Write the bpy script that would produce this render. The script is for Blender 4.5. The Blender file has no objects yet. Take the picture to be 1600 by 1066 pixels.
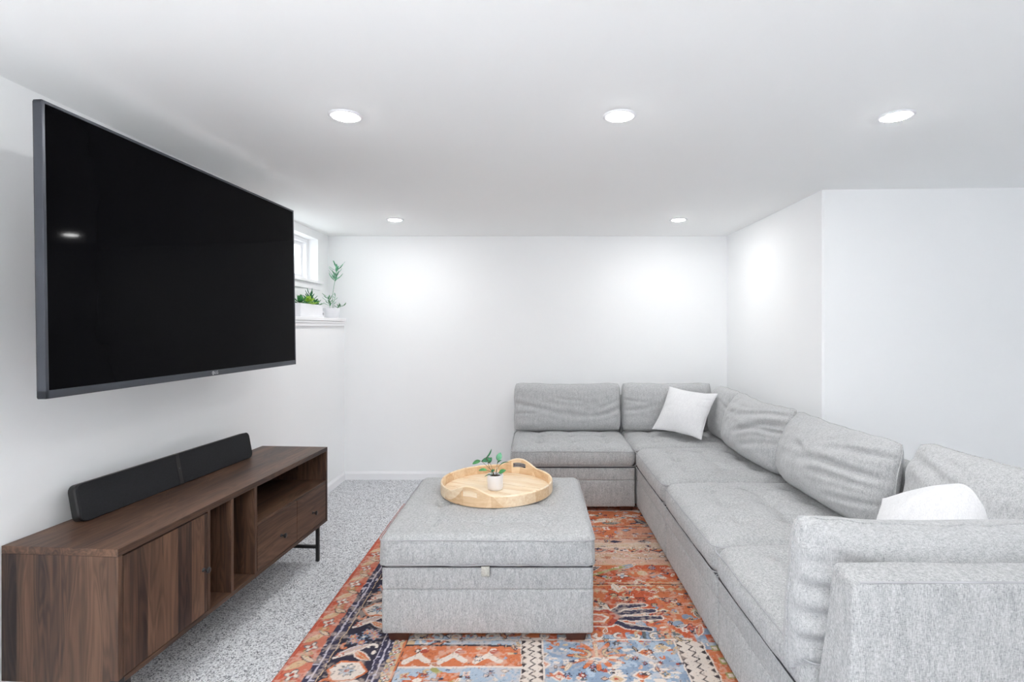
import bpy, bmesh, math, random
import numpy as np
from mathutils import Vector, Matrix, noise

PI = math.pi
R = math.radians
sc = bpy.context.scene
COL = sc.collection
random.seed(4)

# ------------------------------------------------------------------ camera
CAM_H = 1.42
cd = bpy.data.cameras.new('camera')
cd.sensor_width = 36.0
cd.lens = 36.0 * 820 / 1600
cd.shift_x = -35 / 1600
cd.shift_y = -21 / 1600
cd.clip_start = 0.02
cam = bpy.data.objects.new('camera', cd)
cam.location = (0, 0, CAM_H)
cam.rotation_euler = (PI / 2, 0, 0)
COL.objects.link(cam)
sc.camera = cam

# ------------------------------------------------------------------ light and exposure
LAMP = 165.0         # emission of every ceiling downlight
DAY = 2.3             # overcast daylight outside the window
w = bpy.data.worlds.new('daylight')
sc.world = w
w.use_nodes = True
w.node_tree.nodes['Background'].inputs[0].default_value = (0.95, 0.975, 1.0, 1)
w.node_tree.nodes['Background'].inputs[1].default_value = DAY
pl = bpy.data.lights.new('window_portal', 'AREA')
pl.shape = 'RECTANGLE'; pl.size = 0.36; pl.size_y = 0.90
pl.cycles.is_portal = True
po = bpy.data.objects.new('window_portal', pl)
po.location = (-2.089, 4.21, 2.015); po.rotation_euler = (0, -PI / 2, 0)
COL.objects.link(po)
ul = bpy.data.lights.new('fill_uplight', 'AREA')            # unseen fill light added behind the camera, aimed at the ceiling
ul.shape = 'DISK'; ul.size = 0.5; ul.energy = 72
uo = bpy.data.objects.new('fill_uplight', ul)
uo.location = (-0.5, -0.9, 1.45); uo.rotation_euler = (PI, 0, 0)
COL.objects.link(uo)
sc.view_settings.view_transform = 'Standard'
sc.view_settings.look = 'None'
sc.view_settings.gamma = 1.0
sc.view_settings.use_curve_mapping = False
sc.view_settings.exposure = 0.69
sc.cycles.use_denoising = True
sc.cycles.max_bounces = 14
sc.cycles.diffuse_bounces = 10
sc.cycles.glossy_bounces = 4
sc.cycles.sample_clamp_indirect = 6.0
sc.cycles.caustics_reflective = False
sc.cycles.caustics_refractive = False


# ------------------------------------------------------------------ materials
def lin(c):
    return tuple(((x / 255) / 12.92 if x / 255 <= 0.04045 else ((x / 255 + 0.055) / 1.055) ** 2.4) for x in c)


class NT:
    def __init__(s, name, rough=0.8, spec=0.5):
        s.m = bpy.data.materials.new(name)
        s.m.use_nodes = True
        s.t = s.m.node_tree
        s.b = s.t.nodes['Principled BSDF']
        s.b.inputs['Roughness'].default_value = rough
        s.b.inputs['Specular IOR Level'].default_value = spec

    def n(s, typ, **kw):
        nd = s.t.nodes.new(typ)
        for k, v in kw.items():
            if k.startswith('i_'):
                key = k[2:]
                key = int(key) if key.isdigit() else key.replace('_', ' ')
                nd.inputs[key].default_value = v
            else:
                setattr(nd, k, v)
        return nd

    def l(s, a, b):
        s.t.links.new(a, b)

    def math(s, op, a, b=None, c=None):
        nd = s.n('ShaderNodeMath', operation=op)
        for i, v in enumerate((a, b, c)):
            if v is None:
                continue
            if isinstance(v, (int, float)):
                nd.inputs[i].default_value = v
            else:
                s.l(v, nd.inputs[i])
        return nd.outputs[0]

    def noise(s, vec, scale, detail=3, rough=0.5, dist=0):
        nd = s.n('ShaderNodeTexNoise', i_Scale=scale, i_Detail=detail, i_Roughness=rough, i_Distortion=dist)
        s.l(vec, nd.inputs['Vector'])
        return nd.outputs['Fac']

    def coord(s):
        return s.n('ShaderNodeTexCoord').outputs['Object']

    def scaled(s, vec, sx, sy, sz):
        nd = s.n('ShaderNodeMapping')
        nd.inputs['Scale'].default_value = (sx, sy, sz)
        s.l(vec, nd.inputs['Vector'])
        return nd.outputs[0]

    def ramp(s, fac, stops):
        nd = s.n('ShaderNodeValToRGB')
        e = nd.color_ramp.elements
        while len(e) < len(stops):
            e.new(0.5)
        for el, (p, c) in zip(e, stops):
            el.position = p
            el.color = (*lin(c), 1)
        s.l(fac, nd.inputs[0])
        return nd.outputs[0]

    def mix(s, fac, a, b, mode='MIX'):
        nd = s.n('ShaderNodeMix', data_type='RGBA', blend_type=mode)
        for sock, v in ((nd.inputs[0], fac), (nd.inputs[6], a), (nd.inputs[7], b)):
            if isinstance(v, (int, float)):
                sock.default_value = v
            elif isinstance(v, tuple):
                sock.default_value = (*lin(v), 1)
            else:
                s.l(v, sock)
        return nd.outputs[2]

    def bump(s, h, strength, dist):
        nd = s.n('ShaderNodeBump')
        nd.inputs['Strength'].default_value = strength
        nd.inputs['Distance'].default_value = dist
        s.l(h, nd.inputs['Height'])
        s.l(nd.outputs[0], s.b.inputs['Normal'])

    def color(s, c):
        if isinstance(c, tuple):
            s.b.inputs['Base Color'].default_value = (*lin(c), 1)
        else:
            s.l(c, s.b.inputs['Base Color'])


def plain(name, c, rough=0.6, spec=0.5, var=0.04, scale=12, metal=0):
    t = NT(name, rough, spec)
    f = t.noise(t.coord(), scale, 3)
    d = tuple(max(0, x * (1 - var)) for x in c)
    u = tuple(min(255, x * (1 + var)) for x in c)
    t.color(t.ramp(f, [(0.3, d), (0.7, u)]))
    t.b.inputs['Metallic'].default_value = metal
    return t.m


def wall_mat(name, c, bump=0.05, dist=0.002):
    t = NT(name, 0.85, 0.25)
    co = t.coord()
    t.color(t.ramp(t.noise(co, 1.2, 2), [(0.3, tuple(x - 1 for x in c)), (0.7, c)]))
    t.bump(t.noise(co, 90, 3), bump, dist)
    return t.m


def fabric(name, lo, mid, hi, fine=1.0, bump=0.2):
    t = NT(name, 0.95, 0.15)
    co = t.coord()
    warp = t.noise(t.scaled(co, 330 * fine, 330 * fine, 70 * fine), 1.0, 2, 0.6)
    weft = t.noise(t.scaled(co, 90 * fine, 90 * fine, 380 * fine), 1.0, 2, 0.6)
    s = t.math('ADD', t.math('MULTIPLY', warp, 0.6), t.math('MULTIPLY', weft, 0.4))
    big = t.noise(co, 9, 3)
    streak = t.noise(t.scaled(co, 85, 85, 16), 1.0, 2, 0.5)
    s2 = t.math('ADD', t.math('ADD', t.math('MULTIPLY', s, 0.78), t.math('MULTIPLY', streak, 0.17)), t.math('MULTIPLY', big, 0.05))
    t.color(t.ramp(s2, [(0.36, lo), (0.5, mid), (0.64, hi)]))
    t.b.inputs['Sheen Weight'].default_value = 0.15
    t.b.inputs['Sheen Roughness'].default_value = 0.6
    t.bump(s, bump, 0.0015)
    return t.m


def walnut(name, grain, across, stave=0.085, seed=0.0, tint=0):
    """grain / across: indices of the object axes the fibres run along / the staves are laid across"""
    other = 3 - grain - across
    t = NT(name, 0.42, 0.35)
    co = t.coord()
    sep = t.n('ShaderNodeSeparateXYZ')
    t.l(co, sep.inputs[0])
    g, a, o = sep.outputs[grain], sep.outputs[across], sep.outputs[other]
    wob = t.n('ShaderNodeCombineXYZ'); t.l(g, wob.inputs[0]); t.l(a, wob.inputs[1]); wob.inputs[2].default_value = seed
    wn = t.noise(t.scaled(wob.outputs[0], 1.3, 5, 1), 1.0, 2)
    idx = t.math('FLOOR', t.math('DIVIDE', t.math('ADD', a, t.math('ADD', t.math('MULTIPLY', wn, 0.012), seed)), stave))
    rnd = t.n('ShaderNodeTexWhiteNoise', noise_dimensions='1D')
    t.l(t.math('ADD', idx, seed * 3.1), rnd.inputs['W'])
    # streaks
    v = t.n('ShaderNodeCombineXYZ')
    t.l(t.math('MULTIPLY', a, 75), v.inputs[0]); t.l(t.math('MULTIPLY', o, 75), v.inputs[1])
    t.l(t.math('ADD', t.math('MULTIPLY', g, 2.4), t.math('MULTIPLY', rnd.outputs[0], 31)), v.inputs[2])
    streak = t.noise(v.outputs[0], 1.0, 4, 0.6, 0.3)
    v2 = t.n('ShaderNodeCombineXYZ')
    t.l(t.math('MULTIPLY', a, 13), v2.inputs[0]); t.l(t.math('MULTIPLY', o, 13), v2.inputs[1])
    t.l(t.math('ADD', t.math('MULTIPLY', g, 1.5), t.math('MULTIPLY', rnd.outputs[0], 17)), v2.inputs[2])
    fig = t.noise(v2.outputs[0], 1.0, 2, 0.5, 0.5)
    rings = t.math('MULTIPLY', t.math('ADD', t.math('SINE', t.math('MULTIPLY', fig, 85)), 1), 0.5)
    f = t.math('ADD', t.math('MULTIPLY', rnd.outputs[0], 0.42), t.math('MULTIPLY', streak, 0.62))
    f = t.math('ADD', f, t.math('MULTIPLY', rings, 0.15))
    f = t.math('ADD', f, t.math('MULTIPLY', t.math('SUBTRACT', fig, 0.5), 0.75))
    k = 0.69 + tint
    tone = lambda c: tuple(x * k for x in c)
    t.color(t.ramp(f, [(0.28, tone((42, 29, 28))), (0.48, tone((76, 54, 46))), (0.66, tone((108, 78, 61))), (0.95, tone((152, 113, 88)))]))
    t.bump(streak, 0.06, 0.001)
    return t.m


M = {}
M['wall'] = wall_mat('white_wall_paint', (246, 247, 248), 0.06)
M['ceiling'] = wall_mat('white_ceiling_paint', (246, 247, 247), 0.04)
M['trim'] = wall_mat('white_trim_paint', (244, 244, 246), 0.0)
M['fab'] = fabric('grey_heather_fabric', (131, 132, 134), (174, 175, 175.5), (205, 205.5, 206), 1.35)
M['fab2'] = fabric('grey_cushion_fabric', (145, 146, 148), (180, 181, 182), (204, 204.5, 205), 1.25)
M['white_fab'] = fabric('white_pillow_fabric', (212, 212, 214), (224, 224, 226), (232, 232, 233), 1.2, 0.12)
M['pipe'] = plain('grey_piping', (172, 172, 175), 0.95, 0.1)
M['gap'] = plain('gap_shade_dark', (70, 70, 74), 0.95, 0.1)  # dark colour standing in for shade in the cushion gaps
M['foot'] = plain('dark_walnut_foot', (66, 36, 26), 0.35, 0.5, 0.2, 30)
M['blackm'] = plain('black_metal', (22, 22, 24), 0.4, 0.5)
M['bezel'] = plain('grey_bezel', (66, 69, 76), 0.35, 0.5, 0.03, 8, 0.5)
M['tvback'] = plain('black_plastic', (20, 20, 22), 0.5, 0.4)
M['grille'] = plain('speaker_grille', (27, 28, 31), 0.8, 0.3, 0.12, 160)
M['sbody'] = plain('speaker_body', (17, 18, 20), 0.45, 0.5)
M['ceramic'] = plain('white_ceramic', (236, 236, 240), 0.35, 0.5, 0.01)
M['soil'] = plain('dark_soil', (52, 40, 33), 0.95, 0.1, 0.4, 90)
M['tab'] = plain('cream_webbing', (190, 188, 180), 0.9, 0.1, 0.08, 200)
M['leaf'] = plain('green_leaf', (72, 140, 84), 0.45, 0.4, 0.22, 30)
M['leaf2'] = plain('dark_green_leaf', (52, 112, 76), 0.45, 0.4, 0.25, 30)
M['leaf3'] = plain('lime_leaf', (158, 198, 74), 0.5, 0.4, 0.2, 30)
M['leaf4'] = plain('pale_green_leaf', (104, 166, 130), 0.5, 0.4, 0.2, 30)
M['stem'] = plain('brown_stem', (110, 92, 70), 0.7, 0.3, 0.2, 60)
M['logo'] = plain('silver_logo', (190, 192, 196), 0.4, 0.5)
M['w_end'] = walnut('walnut_end', 2, 0, 0.07, 0.37)
M['w_end_v'] = walnut('walnut_end_panel', 2, 1, 0.062, 0.21, -0.03)
M['w_top'] = walnut('walnut_top', 0, 1, 0.105, 0.83)
M['w_door'] = walnut('walnut_door', 2, 0, 0.072, 0.55)
M['w_draw'] = walnut('walnut_drawer', 0, 2, 0.09, 0.12)
M['w_edge'] = walnut('walnut_edge', 2, 0, 0.3, 0.66, 0.12)

t = NT('black_screen', 0.05, 0.5)
t.color(t.ramp(t.noise(t.coord(), 3, 2), [(0.3, (4, 4, 6)), (0.7, (6, 6, 8))]))
t.b.inputs['IOR'].default_value = 1.10
M['screen'] = t.m

t = NT('window_glass', 0.0, 0.5)
tr_ = t.n('ShaderNodeBsdfTransparent'); tr_.inputs[0].default_value = (0.96, 0.98, 0.98, 1)
gl_ = t.n('ShaderNodeBsdfGlossy', i_Roughness=0.02)
mx_ = t.n('ShaderNodeMixShader')
mx_.inputs[0].default_value = 0.07; t.l(tr_.outputs[0], mx_.inputs[1]); t.l(gl_.outputs[0], mx_.inputs[2])
t.l(mx_.outputs[0], t.t.nodes['Material Output'].inputs['Surface'])
M['glass'] = t.m

t = NT('lamp_diffuser', 0.5)
t.color((255, 255, 255))
t.b.inputs['Emission Color'].default_value = (1.0, 1.0, 0.99, 1)
t.b.inputs['Emission Strength'].default_value = LAMP
M['lamp'] = t.m

# carpet: cut pile in mixed greys
t = NT('grey_speckled_carpet', 0.98, 0.05)
co = t.coord()
vor = t.n('ShaderNodeTexVoronoi', i_Scale=190.0)
t.l(co, vor.inputs['Vector'])
sepc = t.n('ShaderNodeSeparateColor')
t.l(vor.outputs['Color'], sepc.inputs[0])
big = t.noise(co, 26, 4, 0.7)
ff = t.math('ADD', t.math('MULTIPLY', sepc.outputs[0], 0.72), t.math('MULTIPLY', big, 0.38))
t.color(t.ramp(ff, [(0.20, (116, 118, 123)), (0.38, (184, 185, 189)), (0.55, (214, 215, 218)), (0.9, (236, 237, 239))]))
t.bump(t.math('ADD', vor.outputs['Distance'], t.math('MULTIPLY', big, 0.6)), 0.5, 0.006)
M['carpet'] = t.m

# pine
t = NT('pine_tray', 0.5, 0.35)
co = t.coord()
st = t.noise(t.scaled(co, 9, 75, 75), 1.0, 3, 0.6, 0.4)
blk = t.n('ShaderNodeTexVoronoi', i_Scale=1.0)
t.l(t.scaled(co, 9, 9, 3), blk.inputs['Vector'])
sc_ = t.n('ShaderNodeSeparateColor'); t.l(blk.outputs['Color'], sc_.inputs[0])
f = t.math('ADD', t.math('MULTIPLY', st, 0.6), t.math('MULTIPLY', sc_.outputs[0], 0.4))
base = t.ramp(f, [(0.25, (205, 168, 128)), (0.5, (224, 194, 158)), (0.75, (240, 220, 192))])
kn = t.n('ShaderNodeTexVoronoi', i_Scale=6.5)
t.l(co, kn.inputs['Vector'])
km = t.ramp(kn.outputs['Distance'], [(0.07, (255, 255, 255)), (0.12, (0, 0, 0))])
t.color(t.mix(km, base, (122, 74, 46)))
M['pine'] = t.m

t = NT('pine_floor', 0.5, 0.35)
co = t.coord()
st = t.noise(t.scaled(co, 5, 70, 5), 1.0, 3, 0.6, 0.3)
st2 = t.noise(t.scaled(co, 2.2, 16, 2), 1.0, 2, 0.5, 0.2)
t.color(t.ramp(t.math('ADD', t.math('MULTIPLY', st, 0.5), t.math('MULTIPLY', st2, 0.5)), [(0.34, (214, 176, 134)), (0.46, (238, 215, 182)), (0.62, (248, 234, 212))]))
M['pine_floor'] = t.m

t = NT('woven_rug', 0.95, 0.1)
at = t.n('ShaderNodeVertexColor', layer_name='weave')
co = t.coord()
nn = t.noise(co, 420, 2, 0.6)
t.color(t.mix(0.30, at.outputs[0], t.ramp(nn, [(0.3, (120, 120, 120)), (0.7, (255, 255, 255))]), 'MULTIPLY'))
t.bump(nn, 0.3, 0.002)
M['rug'] = t.m


# ------------------------------------------------------------------ helpers
def tag(o, label=None, cat=None, group=None, kind=None):
    if label: o['label'] = label
    if cat: o['category'] = cat
    if group: o['group'] = group
    if kind: o['kind'] = kind
    return o


def empty(name, loc, rz=0.0, label=None, cat=None, group=None):
    o = bpy.data.objects.new(name, None)
    o.empty_display_size = 0.1
    o.location = loc
    o.rotation_euler = (0, 0, rz)
    COL.objects.link(o)
    return tag(o, label, cat, group)


def link(name, me, mat, parent=None, smooth=False):
    o = bpy.data.objects.new(name, me)
    COL.objects.link(o)
    if mat is not None and not me.materials:
        me.materials.append(mat)
    if smooth:
        me.polygons.foreach_set('use_smooth', [True] * len(me.polygons))
        me.update()
    if parent is not None:
        o.parent = parent
    return o


def from_bm(name, bm, mat, parent=None, smooth=False):
    me = bpy.data.meshes.new(name)
    bmesh.ops.recalc_face_normals(bm, faces=bm.faces)
    bm.to_mesh(me)
    bm.free()
    return link(name, me, mat, parent, smooth)


def add_box(bm, x0, x1, y0, y1, z0, z1, bev=0.0, seg=2):
    vs = [bm.verts.new((x, y, z)) for z in (z0, z1) for y in (y0, y1) for x in (x0, x1)]
    fs = [bm.faces.new([vs[i] for i in q]) for q in ((0, 2, 3, 1), (4, 5, 7, 6), (0, 1, 5, 4), (2, 6, 7, 3), (0, 4, 6, 2), (1, 3, 7, 5))]
    if bev > 0:
        es = list({e for f in fs for e in f.edges})
        bmesh.ops.bevel(bm, geom=es, offset=bev, segments=seg, profile=0.5, affect='EDGES')


def box(name, x0, x1, y0, y1, z0, z1, mat, parent=None, bev=0.0, seg=2, smooth=False):
    bm = bmesh.new()
    add_box(bm, x0, x1, y0, y1, z0, z1, bev, seg)
    return from_bm(name, bm, mat, parent, smooth)


def add_prism(bm, pts, z0, z1):
    lo = [bm.verts.new((x, y, z0)) for x, y in pts]
    hi = [bm.verts.new((x, y, z1)) for x, y in pts]
    n = len(pts)
    bm.faces.new(lo[::-1]); bm.faces.new(hi)
    for i in range(n):
        bm.faces.new((lo[i], lo[(i + 1) % n], hi[(i + 1) % n], hi[i]))


def add_tube(bm, pts, rad, seg=8, closed=False):
    pts = [Vector(p) for p in pts]
    n = len(pts)
    rings = []
    rads = rad if isinstance(rad, (list, tuple)) else [rad] * n
    up0 = None
    for i, p in enumerate(pts):
        a = pts[(i - 1) % n] if (closed or i > 0) else p
        b = pts[(i + 1) % n] if (closed or i < n - 1) else p
        d = (b - a).normalized()
        if up0 is None:
            up0 = Vector((0, 0, 1)) if abs(d.z) < 0.9 else Vector((1, 0, 0))
        s = d.cross(up0).normalized()
        u = s.cross(d).normalized()
        up0 = u
        rings.append([bm.verts.new(p + (s * math.cos(2 * PI * k / seg) + u * math.sin(2 * PI * k / seg)) * rads[i]) for k in range(seg)])
    m = n if closed else n - 1
    for i in range(m):
        A, B = rings[i], rings[(i + 1) % n]
        for k in range(seg):
            bm.faces.new((A[k], A[(k + 1) % seg], B[(k + 1) % seg], B[k]))
    if not closed:
        bm.faces.new(rings[0][::-1]); bm.faces.new(rings[-1])


def add_lathe(bm, prof, seg=40, cx=0, cy=0):
    rings = []
    for r, z in prof:
        if r < 1e-6:
            rings.append([bm.verts.new((cx, cy, z))])
        else:
            rings.append([bm.verts.new((cx + r * math.cos(2 * PI * k / seg), cy + r * math.sin(2 * PI * k / seg), z)) for k in range(seg)])
    for A, B in zip(rings, rings[1:]):
        for k in range(seg):
            k2 = (k + 1) % seg
            if len(A) == 1 and len(B) > 1: bm.faces.new((A[0], B[k], B[k2]))
            elif len(B) == 1 and len(A) > 1: bm.faces.new((A[k], A[k2], B[0]))
            elif len(A) > 1: bm.faces.new((A[k], A[k2], B[k2], B[k]))


def struct(o):
    o['kind'] = 'structure'
    return o


# ------------------------------------------------------------------ the room
CEIL = 2.275
YB = 4.903
FRONT = -2.7
XR = 3.75
struct(box('floor', -2.3, 3.95, FRONT - 0.2, YB + 0.2, -0.12, 0.0, M['carpet']))
struct(box('ceiling', -2.3, 3.95, FRONT - 0.2, YB + 0.2, CEIL, CEIL + 0.12, M['ceiling']))
struct(box('wall_back', -2.088, 2.1, YB, YB + 0.2, 0, CEIL, M['wall']))
struct(box('wall_front', -2.3, 3.95, FRONT - 0.2, FRONT, 0, CEIL, M['wall']))
struct(box('wall_side_opening', XR, XR + 0.2, FRONT, 3.4, 0, CEIL, M['wall'])).name = 'wall_far_right'
LEDGE = 1.475
YN = 3.60            # where the recess above the ledge begins
xw = lambda y: -1.775 - max(0, YN - y) * 0.0215
bm = bmesh.new()
add_prism(bm, [(xw(FRONT), FRONT), (xw(YN), YN), (-2.088, YN), (-2.088, FRONT)], 0, CEIL)
add_prism(bm, [(-1.775, YN), (-1.775, YB), (-2.088, YB), (-2.088, YN)], 0, LEDGE)
WY0, WY1, WZ0, WZ1 = 3.74, 4.682, 1.822, 2.205
XU, XO = -1.93, -2.088
add_box(bm, XO, XU, YN, WY0, LEDGE, CEIL)
add_box(bm, XO, XU, WY1, YB, LEDGE, CEIL)
add_box(bm, XO, XU, WY0, WY1, LEDGE, WZ0)
add_box(bm, XO, XU, WY0, WY1, WZ1, CEIL)
struct(from_bm('wall_left', bm, M['wall']))
bm = bmesh.new()
add_prism(bm, [(1.797, YB), (1.787, 3.262), (1.80, 3.255), (2.1, 3.25), (2.1, YB)], 0, CEIL)
struct(from_bm('wall_right', bm, M['wall']))
bm = bmesh.new()
add_prism(bm, [(1.80, 3.255), (XR + 0.2, 3.17), (XR + 0.2, 3.6), (2.1, 3.6), (2.1, 3.25)], 0, CEIL)
struct(from_bm('wall_right_return', bm, M['wall']))


def baseboard(name, p0, p1, nrm):
    """profiled board along the wall foot"""
    bm = bmesh.new()
    prof = [(0, 0), (0.014, 0), (0.014, 0.056), (0.010, 0.066), (0.006, 0.072), (0.005, 0.078), (0, 0.078)]
    a = [bm.verts.new((p0[0] + nrm[0] * d, p0[1] + nrm[1] * d, z)) for d, z in prof]
    b = [bm.verts.new((p1[0] + nrm[0] * d, p1[1] + nrm[1] * d, z)) for d, z in prof]
    n = len(prof)
    bm.faces.new(a); bm.faces.new(b[::-1])
    for i in range(n):
        bm.faces.new((a[i], b[i], b[(i + 1) % n], a[(i + 1) % n]))
    return struct(from_bm(name, bm, M['trim']))


baseboard('baseboard_back', (-1.775, YB), (1.79, YB), (0, -1))
bb = baseboard('baseboard_left', (-1.775, YB), (-1.775, YN), (1, 0))
baseboard('baseboard_left', (xw(YN), YN), (xw(FRONT), FRONT), (1, 0))
baseboard('baseboard_right', (1.797, YB), (1.787, 3.262), (-1, 0))
baseboard('baseboard_right_return', (1.80, 3.255), (XR, 3.175), (0, -1))

# ledge over the lower wall (board with a moulding under it)
bm = bmesh.new()
add_box(bm, -1.93, -1.742, YN + 0.001, YB - 0.03, LEDGE + 0.001, 1.503, 0.004)
struct(from_bm('trim_1', bm, M['trim']))
bm = bmesh.new()
add_box(bm, -1.775, -1.757, YN + 0.001, YB - 0.045, 1.432, LEDGE, 0.003)
add_box(bm, -1.775, -1.749, YN + 0.001, YB - 0.04, 1.458, LEDGE, 0.003)
struct(from_bm('trim_2', bm, M['trim']))

# window
wn_ = struct(empty('window_1', (-2.05, (WY0 + WY1) / 2, (WZ0 + WZ1) / 2)))
hy, hz = (WY1 - WY0) / 2, (WZ1 - WZ0) / 2


def rect_frame(name, hy0, hz0, wdt, x0, x1, mat, parent):
    bm = bmesh.new()
    add_box(bm, x0, x1, -hy0, hy0, hz0 - wdt, hz0, 0.003)
    add_box(bm, x0, x1, -hy0, hy0, -hz0, -hz0 + wdt, 0.003)
    add_box(bm, x0, x1, -hy0, -hy0 + wdt, -hz0 + wdt, hz0 - wdt, 0.003)
    add_box(bm, x0, x1, hy0 - wdt, hy0, -hz0 + wdt, hz0 - wdt, 0.003)
    return from_bm(name, bm, mat, parent)


rect_frame('window_frame', hy, hz, 0.035, -0.03, 0.03, M['trim'], wn_)
for yy, xo in ((-hy / 2 + 0.01, 0.004), (hy / 2 - 0.01, -0.018)):
    s = rect_frame('sash', hy / 2 - 0.02, hz - 0.036, 0.03, -0.011, 0.011, M['trim'], wn_)
    s.location = (xo, yy, 0)
    g = box('pane', -0.002, 0.002, -hy / 2 + 0.049, hy / 2 - 0.049, -hz + 0.065, hz - 0.065, M['glass'], s)
s = box('window_sill', 0.031, 0.165, -hy - 0.03, hy + 0.03, -hz - 0.018, -hz + 0.004, M['trim'], wn_, 0.004)
box('apron', 0.121, 0.136, -hy - 0.015, hy + 0.015, -hz - 0.07, -hz - 0.018, M['trim'], wn_, 0.003)

# ceiling downlights
cx_list = [(-0.762, 2.118, 'round ceiling downlight nearest the black television'),
           (0.344, 2.118, 'middle of the three large round downlights in the near row'),
           (1.460, 2.118, 'rightmost round ceiling downlight, above the near end of the sofa'),
           (-1.103, 4.15, 'small-looking far downlight in the ceiling near the window'),
           (1.139, 4.15, 'far ceiling downlight above the sofa corner by the right wall')]
unseen_fill = [(-0.9, 0.10, 'unseen added fill downlight just behind the camera, beside the left wall'),  # unseen lamps added as fill to brighten the ceiling and left wall
         (-0.9, -1.7, 'unseen added fill downlight at the rear of the room, beside the left wall')]
for x, y, lab in cx_list + unseen_fill:
    d = empty('ceiling_downlight', (x, y, CEIL), 0, lab, 'ceiling light', 'recessed ceiling downlights')
    bm = bmesh.new()
    add_lathe(bm, [(0.050, -0.001), (0.051, -0.006), (0.062, -0.005), (0.067, -0.002), (0.067, 0.0)], 40)
    from_bm('trim_ring', bm, M['ceramic'], d, True)
    bm = bmesh.new()
    add_lathe(bm, [(0.0505, -0.001), (0.048, -0.0065), (0.040, -0.0085), (0.02, -0.010), (0.0, -0.0105)], 40)
    from_bm('diffuser', bm, M['lamp'], d, True)

# ------------------------------------------------------------------ soft shapes
def axis_pts(a, b, r, step):
    ins = max(2, int(round((b - a - 2 * r) / step)))
    k = 5
    lo = [a + r * (1 - math.cos(i / k * PI / 2)) for i in range(k)]
    hi = [b - r * (1 - math.cos(i / k * PI / 2)) for i in range(k)][::-1]
    mid = [a + r + (b - a - 2 * r) * i / ins for i in range(ins + 1)]
    return lo + mid + hi


def soft_box(name, x0, x1, y0, y1, z0, z1, r, mat, parent=None, step=0.02, crown=0.0, bulge=0.0, tufts=(), tuft_d=0.016,
             tuft_r=0.03, lines=(), wr=0.0, seed=0, fn=None):
    X, Y, Z = axis_pts(x0, x1, r, step), axis_pts(y0, y1, r, step), axis_pts(z0, z1, r, step)
    nx, ny, nz = len(X), len(Y), len(Z)
    idx, vs, fs = {}, [], []

    def V(i, j, k):
        key = (i, j, k)
        if key in idx:
            return idx[key]
        p = Vector((X[i], Y[j], Z[k]))
        c = Vector((min(max(p.x, x0 + r), x1 - r), min(max(p.y, y0 + r), y1 - r), min(max(p.z, z0 + r), z1 - r)))
        d = p - c
        if d.length > 1e-9:
            p = c + d.normalized() * r
        u = (2 * p.x - x0 - x1) / (x1 - x0)
        v = (2 * p.y - y0 - y1) / (y1 - y0)
        q = (2 * p.z - z0 - z1) / (z1 - z0)
        top = max(0, (p.z - (z1 - r)) / r)
        p.z += crown * top * max(0, 1 - u ** 4) * max(0, 1 - v ** 4)
        if bulge:
            e = bulge * max(0, 1 - q * q)
            if abs(u) > 0.9: p.x += math.copysign(e * (1 - v ** 4), u) * (abs(u) - 0.9) * 10
            if abs(v) > 0.9: p.y += math.copysign(e * (1 - u ** 4), v) * (abs(v) - 0.9) * 10
        if top > 0.5:
            for tx, ty in tufts:
                dd = math.hypot(p.x - tx, p.y - ty)
                p.z -= tuft_d * math.exp(-(dd / tuft_r) ** 1.3)
            for ax, ay, bx, by, dep, wd in lines:
                ex, ey = bx - ax, by - ay
                tt = ((p.x - ax) * ex + (p.y - ay) * ey) / (ex * ex + ey * ey)
                tt = min(1, max(0, tt))
                dd = math.hypot(p.x - ax - ex * tt, p.y - ay - ey * tt)
                p.z -= dep * math.exp(-(dd / wd) ** 2)
        if wr:
            n = noise.noise(Vector((p.x * 7 + seed, p.y * 7, p.z * 9)))
            n2 = noise.noise(Vector((p.x * 19 + seed, p.y * 19, p.z * 25)))
            nd = (p - Vector(((x0 + x1) / 2, (y0 + y1) / 2, (z0 + z1) / 2)))
            nd = Vector((u ** 7, v ** 7, abs(q) ** 7 * (1 if q > 0 else -1)))
            if nd.length > 1e-6:
                p += nd.normalized() * (n * wr + n2 * wr * 0.35)
        if fn:
            p = fn(p)
        idx[key] = len(vs)
        vs.append(p)
        return idx[key]

    for i in range(nx - 1):
        for j in range(ny - 1):
            fs.append((V(i, j, nz - 1), V(i + 1, j, nz - 1), V(i + 1, j + 1, nz - 1), V(i, j + 1, nz - 1)))
            fs.append((V(i, j, 0), V(i, j + 1, 0), V(i + 1, j + 1, 0), V(i + 1, j, 0)))
    for i in range(nx - 1):
        for k in range(nz - 1):
            fs.append((V(i, 0, k), V(i + 1, 0, k), V(i + 1, 0, k + 1), V(i, 0, k + 1)))
            fs.append((V(i, ny - 1, k), V(i, ny - 1, k + 1), V(i + 1, ny - 1, k + 1), V(i + 1, ny - 1, k)))
    for j in range(ny - 1):
        for k in range(nz - 1):
            fs.append((V(0, j, k), V(0, j, k + 1), V(0, j + 1, k + 1), V(0, j + 1, k)))
            fs.append((V(nx - 1, j, k), V(nx - 1, j + 1, k), V(nx - 1, j + 1, k + 1), V(nx - 1, j, k + 1)))
    me = bpy.data.meshes.new(name)
    me.from_pydata(vs, [], fs)
    me.update()
    return link(name, me, mat, parent, True)


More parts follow.
